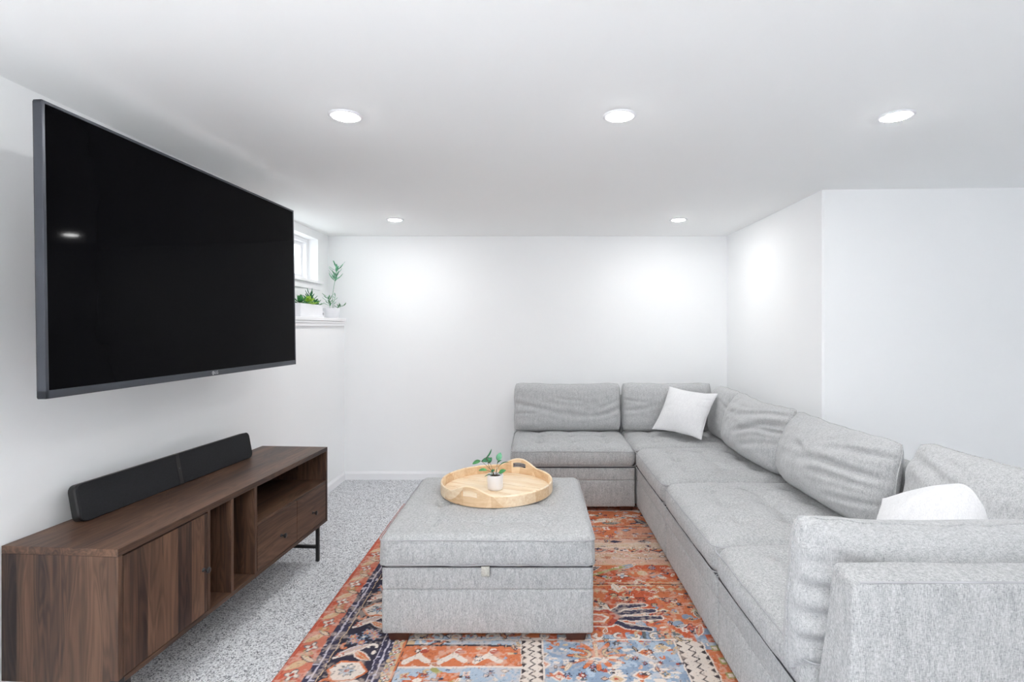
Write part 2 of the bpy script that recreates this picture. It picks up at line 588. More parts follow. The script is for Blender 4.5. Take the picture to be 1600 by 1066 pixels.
def loop_pipe(name, x0, x1, y0, y1, z, r, rad, mat, parent, wob=0.0, seed=0):
    pts = []
    for cx, cy, a0 in ((x1 - r, y1 - r, 0), (x0 + r, y1 - r, 90), (x0 + r, y0 + r, 180), (x1 - r, y0 + r, 270)):
        for k in range(5):
            a = R(a0 + k * 22.5)
            pts.append((cx + r * math.cos(a), cy + r * math.sin(a)))
    full = []
    for i in range(len(pts)):
        a, b = pts[i], pts[(i + 1) % len(pts)]
        L = math.hypot(b[0] - a[0], b[1] - a[1])
        n = max(1, int(L / 0.04))
        for k in range(n):
            x, y = a[0] + (b[0] - a[0]) * k / n, a[1] + (b[1] - a[1]) * k / n
            full.append((x, y, z + wob * noise.noise(Vector((x * 6 + seed, y * 6, z)))))
    bm = bmesh.new()
    add_tube(bm, full, rad, 6, True)
    return from_bm(name, bm, mat, parent, True)


def pillow(name, wd, ht, th, mat, parent=None, n=54, a=3.2, b=0.5, corner=0.04, seed=0, wr=0.006, creases=(), dip=0.0,
           piping=None, slump=0.0, backk=1.0, rc=0.0, fn=None):
    """soft cushion, x across, z up from 0, front -y. creases: (u0,v0,u1,v1,depth,width,side) with side -1 front, 1 back, 0 both"""
    L = np.linspace(-1, 1, n + 1)
    S = 0.45 * L + 0.55 * np.sin(L * PI / 2)
    U, V_ = np.meshgrid(S, S, indexing='ij')
    f = (np.clip(1 - np.abs(U) ** a, 0, 1) * np.clip(1 - np.abs(V_) ** a, 0, 1)) ** b
    X = wd / 2 * U * (1 - corner * (1 - V_ ** 2))
    Z = ht / 2 * V_ * (1 - corner * (1 - U ** 2)) + ht / 2
    X = X * (1 - rc * np.abs(V_) ** 5)
    Z = (Z - ht / 2) * (1 - rc * 1.6 * np.abs(U) ** 6) + ht / 2
    Z = Z - dip * (1 - U ** 2) * np.clip(V_, 0, 1)
    vs, grid = [], {}
    for side in (-1, 1):
        cr = np.zeros_like(U)
        for u0, v0, u1, v1, dep, cw, sd in creases:
            if sd not in (0, side):
                continue
            ex, ez = (u1 - u0) * wd / 2, (v1 - v0) * ht / 2
            px, pz = (U - u0) * wd / 2, (V_ - v0) * ht / 2
            bend = 0.010 * np.sin((px + pz) * 9 + seed + u0 * 9)
            tt = np.clip((px * ex + pz * ez) / (ex * ex + ez * ez), 0, 1)
            q = np.hypot(px - ex * tt, pz - ez * tt + bend)
            cr += dep * np.exp(-(q / cw) ** 2) * (1 - 0.75 * tt ** 1.5)
            cr -= 0.45 * dep * np.exp(-((q - 2.1 * cw) / cw) ** 2) * (1 - 0.75 * tt ** 1.5)
        for i in range(n + 1):
            for j in range(n + 1):
                edge = i in (0, n) or j in (0, n)
                if edge and side == 1:
                    continue
                ff = f[i, j]
                x, z = X[i, j], Z[i, j]
                nn = noise.noise(Vector((x * 5 + seed * 3.7, z * 7 + seed, side * 2.3)))
                n2 = noise.noise(Vector((x * 11 + seed, z * 26 + side, seed * 1.3)))
                y = th / 2 * ff * (1 + 0.25 * slump * (-V_[i, j])) * (backk if side == 1 else 1)
                y += (nn * wr + n2 * wr * 0.45) * min(1, ff * 2.5) - cr[i, j] * min(1, ff * 1.6)
                jit = wr * 0.9 * (1 - min(1, ff * 2))
                x += jit * noise.noise(Vector((z * 12 + seed, x * 4, 7)))
                z += jit * noise.noise(Vector((x * 12 + seed, z * 4, 3)))
                p = Vector((x, side * y, z))
                if fn:
                    p = fn(p, U[i, j], V_[i, j])
                grid[(side, i, j)] = len(vs)
                vs.append(p)

    def G(side, i, j):
        if side == 1 and (i in (0, n) or j in (0, n)):
            side = -1
        return grid[(side, i, j)]
    fs = []
    for i in range(n):
        for j in range(n):
            fs.append((G(-1, i, j), G(-1, i + 1, j), G(-1, i + 1, j + 1), G(-1, i, j + 1)))
            fs.append((G(1, i, j), G(1, i, j + 1), G(1, i + 1, j + 1), G(1, i + 1, j)))
    me = bpy.data.meshes.new(name)
    me.from_pydata(vs, [], fs)
    me.update()
    o = link(name, me, mat, parent, True)
    if piping:
        rim = [(i, 0) for i in range(0, n, 2)] + [(n, j) for j in range(0, n, 2)] + [(i, n) for i in range(n, 0, -2)] + [(0, j) for j in range(n, 0, -2)]
        bm = bmesh.new()
        add_tube(bm, [vs[grid[(-1, i, j)]] for i, j in rim], piping, 6, True)
        from_bm('seam_piping', bm, mat, o, True)
    return o


# ------------------------------------------------------------------ sofa modules
SEAT_T = 0.492
BACK_T = 0.80


def feet(root, pts, z0=0.0086):
    for x, y in pts:
        bm = bmesh.new()
        vs = []
        for z, k in ((z0, 0.8), (0.050, 1.0)):
            vs.append([bm.verts.new((x + sx * 0.05 * k, y + sy * 0.05 * k, z)) for sx, sy in ((-1, -1), (1, -1), (1, 1), (-1, 1))])
        bm.faces.new(vs[0][::-1]); bm.faces.new(vs[1])
        for i in range(4):
            bm.faces.new((vs[0][i], vs[0][(i + 1) % 4], vs[1][(i + 1) % 4], vs[1][i]))
        from_bm('foot', bm, M['foot'], root)


def module(loc, rz, W, D, label, backs, zf=0.0086, tufts=True, seed=0, seat_x=None, seat_y1=None):
    """one seat of the sectional; local front -y. backs: any of 'rear', 'left', 'right' (local -x / +x)"""
    root = empty('sofa_module', loc, rz, label, 'sofa', 'grey tufted sectional sofa modules')
    hx, hy_ = W / 2 - 0.002, D / 2
    BT = 0.12
    sx0, sx1 = -hx, hx
    soft_box('base', -hx + 0.004, hx - 0.004, -hy_ + 0.004, hy_, 0.042, 0.247, 0.012, M['fab'], root, 0.05, 0, 0.003, wr=0.003, seed=seed)
    soft_box('upper_band', -hx + 0.004, hx - 0.004, -hy_ + 0.004, hy_, 0.244, 0.345, 0.012, M['fab'], root, 0.05, 0, 0.003, wr=0.003, seed=seed + 3)
    y1 = hy_ - BT if 'rear' in backs else hy_
    x0 = -hx + (BT if 'left' in backs else 0)
    x1 = hx - (BT if 'right' in backs else 0)
    if seat_x: x0, x1 = seat_x
    box('gap_shade_strip', x0 + 0.010, x1 - 0.010, -hy_ + 0.004, y1 - 0.02, 0.342, 0.351, M['gap'], root)  # dark strip drawing the shade line under the seat cushion
    c = 0.14
    cx, cy = (x0 + x1) / 2, (-hy_ + y1) / 2
    tf, ln = [], []
    if tufts:
        gx = [cx + (x1 - x0) * k for k in (-0.27, 0, 0.27)]
        gy = [cy + (y1 + hy_) * k for k in (-0.27, 0, 0.27)]
        tf = [(a, b) for a in gx for b in gy]
        ln = [(gx[0], b, gx[2], b, 0.009, 0.016) for b in gy] + [(a, gy[0], a, gy[2], 0.006, 0.014) for a in gx]
    soft_box('seat_cushion', x0, x1, -hy_ - 0.012, y1, 0.336, SEAT_T, 0.058, M['fab'], root, 0.0165, 0.031, 0.010, tf, 0.046, 0.032, ln, 0.005, seed)
    for z, rr in ((SEAT_T - 0.022, 0.0028), (0.360, 0.0026)):
        loop_pipe('seat_piping', x0 + 0.000, x1 - 0.000, -hy_ - 0.015, y1 - 0.001, z, 0.034, rr, M['pipe'], root, 0.004, seed)

    def slab(name, ax0, ax1, ay0, ay1, lean):
        def fn(p):
            k = max(0.0, (p.z - 0.34) / (BACK_T - 0.34))
            return Vector((p.x + lean[0] * k, p.y + lean[1] * k, p.z))
        o = soft_box(name, ax0, ax1, ay0, ay1, 0.345, BACK_T, 0.022, M['fab'], root, 0.03, 0.004, 0.004, wr=0.004, seed=seed + 7)
        return o
    if 'rear' in backs:
        slab('back_frame', -hx, hx, hy_ - BT + 0.03, hy_, (0, 0))
    if 'left' in backs:
        slab('side_frame', -hx, -hx + BT - 0.03, -hy_, hy_ - BT, (0, 0))
    if 'right' in backs:
        # the side that faces the camera: tapered upright with a flat top panel and piped edges
        yb = hy_ - BT if 'rear' in backs else hy_
        bm = bmesh.new()
        xi_b, xi_t, xo_ = hx - 0.185, hx - 0.118, hx
        q = [bm.verts.new(p) for p in ((xi_b, -hy_ - 0.012, 0.345), (xo_, -hy_ - 0.02, 0.345), (xo_, yb + 0.02, 0.345), (xi_b, yb + 0.02, 0.345))]
        r_ = [bm.verts.new(p) for p in ((xi_t, -hy_ + 0.006, BACK_T), (xo_ - 0.004, -hy_ - 0.004, BACK_T), (xo_ - 0.004, yb + 0.02, BACK_T), (xi_t, yb + 0.02, BACK_T))]
        bm.faces.new(q[::-1]); bm.faces.new(r_)
        for i in range(4):
            bm.faces.new((q[i], q[(i + 1) % 4], r_[(i + 1) % 4], r_[i]))
        bmesh.ops.bevel(bm, geom=list(bm.edges), offset=0.016, segments=4, profile=0.5, affect='EDGES')
        bmesh.ops.subdivide_edges(bm, edges=[e for e in bm.edges if e.calc_length() > 0.15], cuts=10, use_grid_fill=True)
        bmesh.ops.triangulate(bm, faces=[f for f in bm.faces if len(f.verts) > 4])
        for v in bm.verts:
            v.co += v.normal * 0.003 * noise.noise(v.co * 9)
        from_bm('side_frame', bm, M['fab'], root, True)
        bm = bmesh.new()
        zt = BACK_T - 0.0045
        add_tube(bm, [(xi_t + 0.014, yb, zt), (xi_t + 0.014, -hy_ + 0.02, zt), (xo_ - 0.008, -hy_ + 0.012, zt), (xo_ - 0.008, yb, zt)], 0.0028, 6)
        add_tube(bm, [(xi_t + 0.014, -hy_ + 0.014, zt), (xi_b + 0.008, -hy_ - 0.006, 0.36)], 0.0022, 6)
        from_bm('side_frame_piping', bm, M['pipe'], root, True)
    k = 0.065
    feet(root, [(-hx + k, -hy_ + k), (hx - k, -hy_ + k), (-hx + k, hy_ - k), (hx - k, hy_ - k)], zf)
    return root


SX0, SX1 = 0.785, 1.755
SXC, SD = (SX0 + SX1) / 2, SX1 - SX0
module((0.298, 4.457, 0), 0, 0.962, 0.866, 'armless grey sofa module against the back wall, facing the camera', ('rear',), seed=1)
module((SXC, 4.472, 0), -PI / 2, 0.846, SD, 'grey corner sofa module in the back right corner, under the square white pillow', ('rear', 'left'), seed=2)
module((SXC, 3.600, 0), -PI / 2, 0.890, SD, 'armless grey sofa module next to the back corner on the right side', ('rear',), seed=3)
module((SXC, 2.708, 0), -PI / 2, 0.886, SD, 'armless grey tufted sofa module beside the ottoman, second from the camera', ('rear',), seed=4)
EY0, EY1 = 1.275, 2.262
module((SXC, (EY0 + EY1) / 2, 0), -PI / 2, EY1 - EY0, SD, 'nearest grey sofa corner module with its piped side frame towards the camera', ('rear', 'right'), seed=5,
       seat_x=(-(EY1 - EY0) / 2 + 0.002, (EY1 - EY0) / 2 - 0.20))


def place(o, loc, rz=0, lean=0, roll=0):
    """lean: backwards (top moves to local +y); roll: clockwise seen from the front"""
    o.matrix_world = Matrix.Translation(Vector(loc)) @ Matrix.Rotation(rz, 4, 'Z') @ Matrix.Rotation(-lean, 4, 'X') @ Matrix.Rotation(roll, 4, 'Y')


def cushion(loc, rz, lean, wd, ht, th, label, roll=0, **kw):
    kw.setdefault('backk', 0.6); kw.setdefault('rc', 0.05); kw.setdefault('corner', 0.01)
    o = pillow('back_cushion', wd, ht, th, M['fab2'], None, piping=0.003, **kw)
    place(o, loc, rz, lean, roll)
    return tag(o, label, 'cushion', 'loose grey back cushions of the sectional sofa')


SZ = SEAT_T + 0.018
cushion((0.290, 4.605, SZ), 0, R(6), 0.94, 0.43, 0.20, 'grey back cushion on the armless module at the left end of the sofa', seed=1, a=4.5, b=0.45, dip=0.018, wr=0.007,
        creases=[(-1, 0.1, 0.3, -0.35, 0.010, 0.02, -1), (1, -0.1, 0.45, -0.35, 0.012, 0.016, -1), (1, 0.3, 0.6, 0.0, 0.008, 0.014, -1), (-1, -0.35, -0.5, -0.2, 0.006, 0.012, -1), (-.2, .35, .3, .3, 0.004, 0.014, -1)])
cushion((1.165, 4.60, SZ), 0, R(6), 0.80, 0.43, 0.20, 'grey back cushion behind the square white pillow in the sofa corner', seed=2, a=4.5, b=0.45, dip=0.014, wr=0.007,
        creases=[(-1, -0.2, -0.3, 0.1, 0.008, 0.016, -1), (-1, 0.3, -0.5, 0.2, 0.006, 0.014, -1)])
cushion((1.53, 4.27, SZ), -PI / 2, R(8), 0.50, 0.42, 0.19, 'narrow grey back cushion on the right of the corner, right of the square white pillow', seed=3, a=4, b=0.45, wr=0.008,
        creases=[(-1, 0.6, 0.2, 0.2, 0.01, 0.018, -1), (0.9, 0.2, 0.2, 0.5, 0.008, 0.014, -1)])
cushion((1.50, 3.60, SZ), -PI / 2, R(11), 0.92, 0.435, 0.34, 'slumped wrinkled grey back cushion, second on the right side from the corner', seed=4, a=2.6, b=0.5, wr=0.011, slump=0.9, dip=0.03,
        creases=[(1.0, 0.78, -0.5, 0.30, 0.020, 0.018, -1), (1.0, 0.52, 0.0, -0.15, 0.026, 0.018, -1), (1.0, 0.25, 0.2, -0.05, 0.022, 0.014, -1),
                 (1.0, -0.1, 0.25, -0.55, 0.012, 0.015, -1), (0.8, 0.9, -0.6, 0.62, 0.008, 0.012, -1), (-0.5, 0.8, -0.75, 0.1, 0.008, 0.016, -1), (-0.2, 0.55, -0.6, 0.0, 0.008, 0.014, -1)])
cushion((1.505, 2.715, SZ), -PI / 2, R(12), 0.93, 0.425, 0.34, 'large plump grey back cushion mid right side, creased at its near edge', seed=5, a=2.6, b=0.5, wr=0.011, slump=0.9, dip=0.015,
        creases=[(1.0, 0.72, 0.35, 0.42, 0.030, 0.016, -1), (1.0, 0.20, -0.1, -0.02, 0.022, 0.018, -1), (1.0, 0.0, 0.2, -0.25, 0.014, 0.014, -1),
                 (1.0, -0.35, 0.4, -0.7, 0.012, 0.012, -1), (0.35, 0.78, 0.1, 0.55, 0.009, 0.012, -1), (0.0, 0.1, -0.5, 0.3, 0.008, 0.016, -1)])
cushion((1.575, 1.83, SZ), -PI / 2, R(8), 0.82, 0.44, 0.24, 'grey back cushion behind the white pillow nearest the camera', seed=6, a=3, b=0.5, wr=0.011, slump=0.7,
        creases=[(-1, 0.7, 0.2, 0.3, 0.012, 0.02, -1), (-0.6, 0.9, 0.1, 0.7, 0.008, 0.014, -1), (0.9, 0.8, 0.3, 0.2, 0.010, 0.016, -1)])


def over_edge(p, u, v):
    # the inner-left corner of this cushion hangs a little over the seat edge
    k = max(0.0, u - 0.35) / 0.65
    d = max(0.0, -v)
    p.z -= 0.115 * k * d
    p.x += 0.02 * k * d
    p.z += 0.046 * max(0, v) * k ** 2.2 - 0.012 * max(0, v) * max(0, u - 0.9) * 10
    return p


cushion((1.200, 1.555, SZ), PI, R(3), 0.90, 0.335, 0.24, 'rumpled grey cushion leaning on the inside of the nearest side frame', seed=8, a=3.4, b=0.42, wr=0.012, dip=0.0, n=70, fn=over_edge, backk=1.0,
        creases=[(1, 0.30, 0.45, 0.50, 0.024, 0.020, 1), (1, -0.02, 0.40, 0.10, 0.032, 0.018, 1), (1, -0.34, 0.45, -0.18, 0.030, 0.017, 1),
                 (0.98, -0.62, 0.5, -0.5, 0.026, 0.015, 1), (0.95, 0.66, 0.6, 0.55, 0.018, 0.02, 1), (0.80, -0.9, 0.78, 0.4, 0.009, 0.007, 1), (0.2, 0.75, -0.6, 0.8, 0.008, 0.03, 1)])

p1 = pillow('throw_pillow', 0.43, 0.42, 0.15, M['white_fab'], None, a=2.2, b=0.6, corner=0.09, seed=11, wr=0.005, piping=0.002,
            creases=[(1, 0.7, 0.5, 0.5, 0.006, 0.01, -1), (1, 0.3, 0.6, 0.2, 0.005, 0.01, -1)])
place(p1, (1.14, 4.225, 0.562), R(-40), R(37), R(4.5))
tag(p1, 'square white throw pillow leaning in the back corner of the sofa', 'pillow')
p2 = pillow('throw_pillow', 0.385, 0.385, 0.19, M['white_fab'], None, a=2.2, b=0.6, corner=0.04, seed=12, wr=0.006, piping=0.002,
            creases=[(0.1, 0.2, 0.5, 0.5, 0.006, 0.014, -1), (-0.3, -0.3, 0.2, 0.1, 0.005, 0.014, -1)])
place(p2, (1.29, 1.745, 0.612), R(-90), R(50), R(-40))
tag(p2, 'white throw pillow with one corner up, behind the nearest side frame', 'pillow')

# ------------------------------------------------------------------ ottoman
OX, OY = -0.210, 2.822
ot = empty('ottoman', (OX, OY, 0), 0, 'square grey storage ottoman with a tufted lid, standing on the rug under the wooden tray', 'ottoman')
hw, hd = 0.479, 0.470
soft_box('base', -hw + 0.003, hw - 0.003, -hd + 0.003, hd, 0.042, 0.244, 0.014, M['fab'], ot, 0.05, 0, 0.004, wr=0.003, seed=21)
soft_box('upper_band', -hw + 0.003, hw - 0.003, -hd + 0.003, hd, 0.240, 0.345, 0.014, M['fab'], ot, 0.05, 0, 0.003, wr=0.003, seed=22)
box('gap_shade_strip', -hw + 0.004, hw - 0.008, -hd + 0.0025, hd - 0.008, 0.343, 0.3505, M['gap'], ot)  # shade under the lid, put in as a thin dark strip
g3 = (-0.275, 0, 0.275)
soft_box('lid_cushion', -hw - 0.008, hw + 0.004, -hd - 0.008, hd + 0.004, 0.339, 0.486, 0.036, M['fab'], ot, 0.015, 0.006, 0.008, [(a, b - 0.03) for a in g3 for b in g3], 0.038, 0.032,
         [(-0.275, b - 0.03, 0.275, b - 0.03, 0.007, 0.016) for b in g3] + [(a, -0.3, a, 0.27, 0.005, 0.014) for a in g3], 0.0035, 23)
loop_pipe('lid_piping', -hw - 0.009, hw + 0.005, -hd - 0.011, hd + 0.005, 0.468, 0.034, 0.0026, M['pipe'], ot, 0.004, 2)
loop_pipe('lid_piping', -hw - 0.009, hw + 0.005, -hd - 0.010, hd + 0.005, 0.359, 0.034, 0.0026, M['pipe'], ot, 0.002, 3)
bm = bmesh.new()
prof = []
for k in range(13):
    a = -PI / 2 + PI * k / 12
    prof.append((-hd - 0.022 + 0.0 - 0.006 * math.cos(a) * 1.6, 0.333 + 0.0 - 0.022 * math.sin(-a)))
vv = []
for y, z in prof:
    vv.append([bm.verts.new((sx * 0.0185, y, z)) for sx in (-1, 1)])
for A, B in zip(vv, vv[1:]):
    bm.faces.new((A[0], A[1], B[1], B[0]))
pt = from_bm('pull_tab', bm, M['tab'], ot, True)
so = pt.modifiers.new('thick', 'SOLIDIFY'); so.thickness = 0.004
pt.location = (-0.008, 0.008, 0)
feet(ot, [(-hw + 0.078, -hd + 0.058), (hw - 0.082, -hd + 0.058), (-hw + 0.07, hd - 0.075), (hw - 0.08, hd - 0.075)])

# ------------------------------------------------------------------ tray with a small potted plant
TZ = 0.4955
TR = 0.312
tr = empty('serving_tray', (-0.214, 3.000, TZ), R(-23), 'round pine tray with two raised handles on top of the ottoman', 'tray')
# rim: wall with two humps and a slot in each
NA, NH = 180, 14
bm = bmesh.new()


def rim_h(a):
    d = min(abs((a + PI / 2 + PI) % (2 * PI) - PI), abs((a - PI / 2 + PI) % (2 * PI) - PI))
    k = R(25)
    return 0.056 + (0.044 * (0.5 + 0.5 * math.cos(PI * d / k)) ** 0.75 if d < k else 0)


vsr = {}
for i in range(NA):
    a = 2 * PI * i / NA
    for j in range(NH + 1):
        z = rim_h(a) * j / NH
        vsr[i, j] = bm.verts.new((TR * math.cos(a), TR * math.sin(a), z))
for i in range(NA):
    for j in range(NH):
        a = 2 * PI * (i + 0.5) / NA
        d = min(abs((a + PI / 2 + PI) % (2 * PI) - PI), abs((a - PI / 2 + PI) % (2 * PI) - PI))
        if d < R(8.2) and j in (7, 8, 9, 10):
            continue
        if d < R(7.2) and j in (7, 8, 9, 10):
            continue
        i2 = (i + 1) % NA
        bm.faces.new((vsr[i, j], vsr[i2, j], vsr[i2, j + 1], vsr[i, j + 1]))
ro = from_bm('rim', bm, M['pine'], tr, False)
bm = bmesh.new()
add_tube(bm, [(TR * math.cos(2 * PI * i / NA), TR * math.sin(2 * PI * i / NA), rim_h(2 * PI * i / NA) + 0.0005) for i in range(NA)], 0.0052, 8, True)
from_bm('rim_edge', bm, M['pine_floor'], tr, True)
so = ro.modifiers.new('thick', 'SOLIDIFY'); so.thickness = 0.011; so.offset = 0
bv = ro.modifiers.new('soft', 'BEVEL'); bv.width = 0.002; bv.segments = 2; bv.limit_method = 'ANGLE'; bv.angle_limit = R(50)
pw = 0.078
ri = TR - 0.006
for k in range(-4, 4):
    a0, a1 = k * pw, (k + 1) * pw - 0.0028
    a0, a1 = max(a0, -ri + 0.001), min(a1, ri - 0.001)
    pts = []
    for q in range(13):
        yv = a0 + (a1 - a0) * q / 12
        pts.append((math.sqrt(max(0, ri * ri - yv * yv)), yv))
    pts += [(-x, yv) for x, yv in pts[::-1]]
    bm = bmesh.new()
    add_prism(bm, pts, 0.0, 0.0095 + 0.0006 * (k % 2))
    from_bm('plank', bm, M['pine_floor'], tr)


def leaf_mesh(bm, base, tip, width, up, curl=0.15, n=7, fold=0.15):
    base, tip, up = Vector(base), Vector(tip), Vector(up).normalized()
    d = tip - base
    L = d.length
    side = d.cross(up).normalized()
    nr = side.cross(d).normalized()
    rows = []
    for i in range(n + 1):
        s = i / n
        c = base + d * s + nr * (curl * L * math.sin(PI * s))
        wv = width / 2 * (math.sin(PI * min(1, s * 0.96 + 0.02) ** 0.85)) ** 0.7
        rows.append([bm.verts.new(c + side * wv * q + nr * abs(q) * wv * fold) for q in (-1, -0.5, 0, 0.5, 1)])
    for A, B in zip(rows, rows[1:]):
        for q in range(4):
            bm.faces.new((A[q], A[q + 1], B[q + 1], B[q]))


def add_leaf(parent, base, tip, width, up, mat, name='leaf', **kw):
    bm = bmesh.new()
    leaf_mesh(bm, base, tip, width, up, **kw)
    o = from_bm(name, bm, mat, parent, True)
    s = o.modifiers.new('thick', 'SOLIDIFY'); s.thickness = 0.0009
    return o


PX, PY, PZ = -0.2215, 2.965, TZ + 0.0102
pp = empty('potted_plant', (PX, PY, PZ), 0, 'small green plant in a white cylinder pot on the wooden tray', 'plant')
bm = bmesh.new()
add_lathe(bm, [(0, 0), (0.034, 0), (0.0405, 0.004), (0.0435, 0.016), (0.0455, 0.082), (0.0445, 0.085), (0.041, 0.085), (0.040, 0.078), (0.039, 0.070), (0, 0.070)], 48)
from_bm('pot', bm, M['ceramic'], pp, True)
bm = bmesh.new()
add_lathe(bm, [(0.0395, 0.0712), (0.03, 0.076), (0.015, 0.079), (0, 0.080)], 32)
for v in bm.verts:
    v.co.z += 0.004 * noise.noise(v.co * 120)
from_bm('soil', bm, M['soil'], pp, True)
# leaves: (centre px offset in x, height) in metres measured from the pot rim centre
S = 2.96 / 820 / 7.62      # metres per pixel of the close-up
def q(px, py, dy=0.0):
    return ((px - 785) * S, dy, 0.083 - (py - 405) * S)
stems = [((0.0, 0), [(785, 395), (745, 350), (640, 250), (608, 228)], -0.02),
         ((0, 0), [(780, 395), (720, 330), (690, 250)], 0.01),
         ((0, 0), [(780, 395), (735, 290), (685, 215), (676, 200)], -0.01),
         ((0, 0), [(790, 395), (805, 300), (822, 235)], 0.0),
         ((0, 0), [(790, 395), (805, 350), (838, 300)], 0.015),
         ((0, 0), [(775, 395), (730, 360), (690, 335)], -0.03),
         ((0, 0), [(795, 395), (820, 375), (845, 350)], -0.03)]
for _, pts, dy in stems:
    bm = bmesh.new()
    P = [Vector(q(x, y, dy * i / (len(pts) - 1))) for i, (x, y) in enumerate(pts)]
    P[0].z = 0.072
    add_tube(bm, P, 0.0014, 6)
    from_bm('stem', bm, M['stem'], pp, True)
for b, tp, wd, up, mt, dy0, dy1 in [
        ((612, 228), (522, 262), 0.022, (0.1, -0.75, 0.6), 'leaf', -0.02, -0.03),
        ((742, 232), (622, 245), 0.030, (0, -0.8, 0.6), 'leaf2', 0.01, 0.0),
        ((700, 272), (742, 205), 0.022, (0, -0.9, 0.3), 'leaf2', 0.01, 0.012),
        ((676, 205), (742, 98), 0.010, (0.6, -0.6, 0.3), 'leaf2', -0.01, 0.0),
        ((815, 236), (848, 146), 0.032, (0.1, -0.95, 0.3), 'leaf4', 0.0, 0.01),
        ((806, 272), (862, 230), 0.009, (0, -0.5, 0.8), 'leaf2', 0.0, 0.0),
        ((834, 302), (948, 270), 0.009, (0, -0.35, 0.9), 'leaf2', 0.015, 0.03),
        ((692, 335), (596, 333), 0.019, (0, -0.6, 0.8), 'leaf', -0.03, -0.04),
        ((738, 366), (785, 338), 0.016, (0, -0.7, 0.7), 'leaf2', -0.01, -0.02),
        ((835, 368), (918, 328), 0.024, (0, -0.8, 0.6), 'leaf', -0.03, -0.04),
        ((760, 385), (668, 400), 0.007, (0, -0.4, 0.9), 'leaf2', -0.03, -0.045)]:
    add_leaf(pp, q(*b, dy0), q(*tp, dy1), wd, up, M[mt])

# ------------------------------------------------------------------ television
TH = R(87.44)
tv = empty('television', (-1.4445, 2.326, 1.6555), TH, 'large black flat television on the left wall above the walnut stand', 'television')
tv.rotation_euler = (R(-0.9), 0, TH)
TW, TT = 0.752, 0.450
bm = bmesh.new()
add_box(bm, -TW, TW, 0.0, 0.026, -TT, TT, 0.005, 3)
add_box(bm, -TW + 0.16, TW - 0.16, 0.024, 0.055, -TT + 0.02, TT - 0.2, 0.012, 3)
from_bm('housing', bm, M['tvback'], tv)
bm = bmesh.new()
for a in ((-TW, TW, TT - 0.0085, TT), (-TW, TW, -TT, -TT + 0.024), (-TW, -TW + 0.0095, -TT, TT), (TW - 0.0085, TW, -TT, TT)):
    add_box(bm, a[0] - 0.0006, a[1] + 0.0006, -0.0065, 0.021, a[2] - 0.0006, a[3] + 0.0006, 0.0015, 2)
from_bm('bezel', bm, M['bezel'], tv)
box('screen', -TW + 0.009, TW - 0.008, -0.0045, 0.001, -TT + 0.023, TT - 0.008, M['screen'], tv)
# maker's mark: ring with letters
cu = bpy.data.curves.new('mark', 'FONT')
cu.body = 'LG'; cu.size = 0.019; cu.extrude = 0.0003; cu.align_x = 'LEFT'; cu.align_y = 'CENTER'
tmp = bpy.data.objects.new('mark', cu)
me = bpy.data.meshes.new_from_object(tmp)
bpy.data.objects.remove(tmp)
lt = link('lettering', me, M['logo'], tv)
lt.rotation_euler = (PI / 2, 0, 0)
LX = 0.012
lt.location = (LX + 0.011, -0.0070, -TT + 0.012)
bm = bmesh.new()
add_tube(bm, [(LX + 0.0068 * math.cos(a * PI / 12), -0.0068, -TT + 0.012 + 0.0068 * math.sin(a * PI / 12)) for a in range(24)], 0.0013, 6, True)
add_box(bm, LX - 0.0006, LX + 0.0006, -0.0078, -0.0066, -TT + 0.009, -TT + 0.0155)
add_box(bm, LX, LX + 0.006, -0.0078, -0.0066, -TT + 0.0115, -TT + 0.0125)
from_bm('emblem', bm, M['logo'], tv, True)
bm = bmesh.new()
add_box(bm, -0.20, 0.20, 0.056, 0.072, -0.15, 0.15, 0.004)
add_box(bm, -0.03, 0.03, 0.070, 0.335, -0.03, 0.03, 0.006)
add_box(bm, -0.22, 0.22, 0.333, 0.352, -0.12, 0.12, 0.004)
from_bm('wall_bracket', bm, M['blackm'], tv)

# ------------------------------------------------------------------ walnut stand
SH = R(86.05)
st_ = empty('tv_stand', (-1.5445, 2.516, 0), SH, 'long walnut media stand with black metal legs under the television', 'media stand')
HL, HD, ZB, ZT = 0.7545, 0.21, 0.222, 0.680
Wd = M
yf, yb = -HD, HD
box('top', -HL, HL, yf, yb, ZT - 0.025, ZT, M['w_top'], st_, 0.001)
box('bottom_panel', -HL + 0.018, HL - 0.018, yf, yb - 0.006, ZB, ZB + 0.018, M['w_top'], st_, 0.001)
box('end_panel', -HL, -HL + 0.018, yf, yb, ZB, ZT - 0.0255, M['w_end_v'], st_, 0.001)
box('end_panel', HL - 0.018, HL, yf, yb, ZB, ZT - 0.0255, M['w_end_v'], st_, 0.001)
box('back_panel', -HL + 0.018, HL - 0.018, yb - 0.006, yb, ZB, ZT - 0.0255, M['w_door'], st_)
zb, zt = ZB + 0.018, ZT - 0.0255
dividers = [(-0.319, -0.303), (-0.168, -0.150), (0.006, 0.026)]
for a, b in dividers:
    box('divider', a, b, yf + 0.002, yb - 0.006, zb, zt, M['w_end_v'], st_, 0.001)
box('shelf', 0.026, HL - 0.018, yf + 0.002, yb - 0.006, 0.464, 0.478, M['w_top'], st_, 0.001)


def knob(parent, x, y, z):
    bm = bmesh.new()
    add_lathe(bm, [(0.0, 0.0), (0.0085, 0.0), (0.0085, 0.002), (0.0042, 0.004), (0.0042, 0.014), (0.0115, 0.0195), (0.0125, 0.024), (0.0115, 0.0265), (0.0, 0.0275)], 24)
    o = from_bm('knob', bm, M['blackm'], parent, True)
    o.rotation_euler = (PI / 2, 0, 0)
    o.location = (x, y, z)


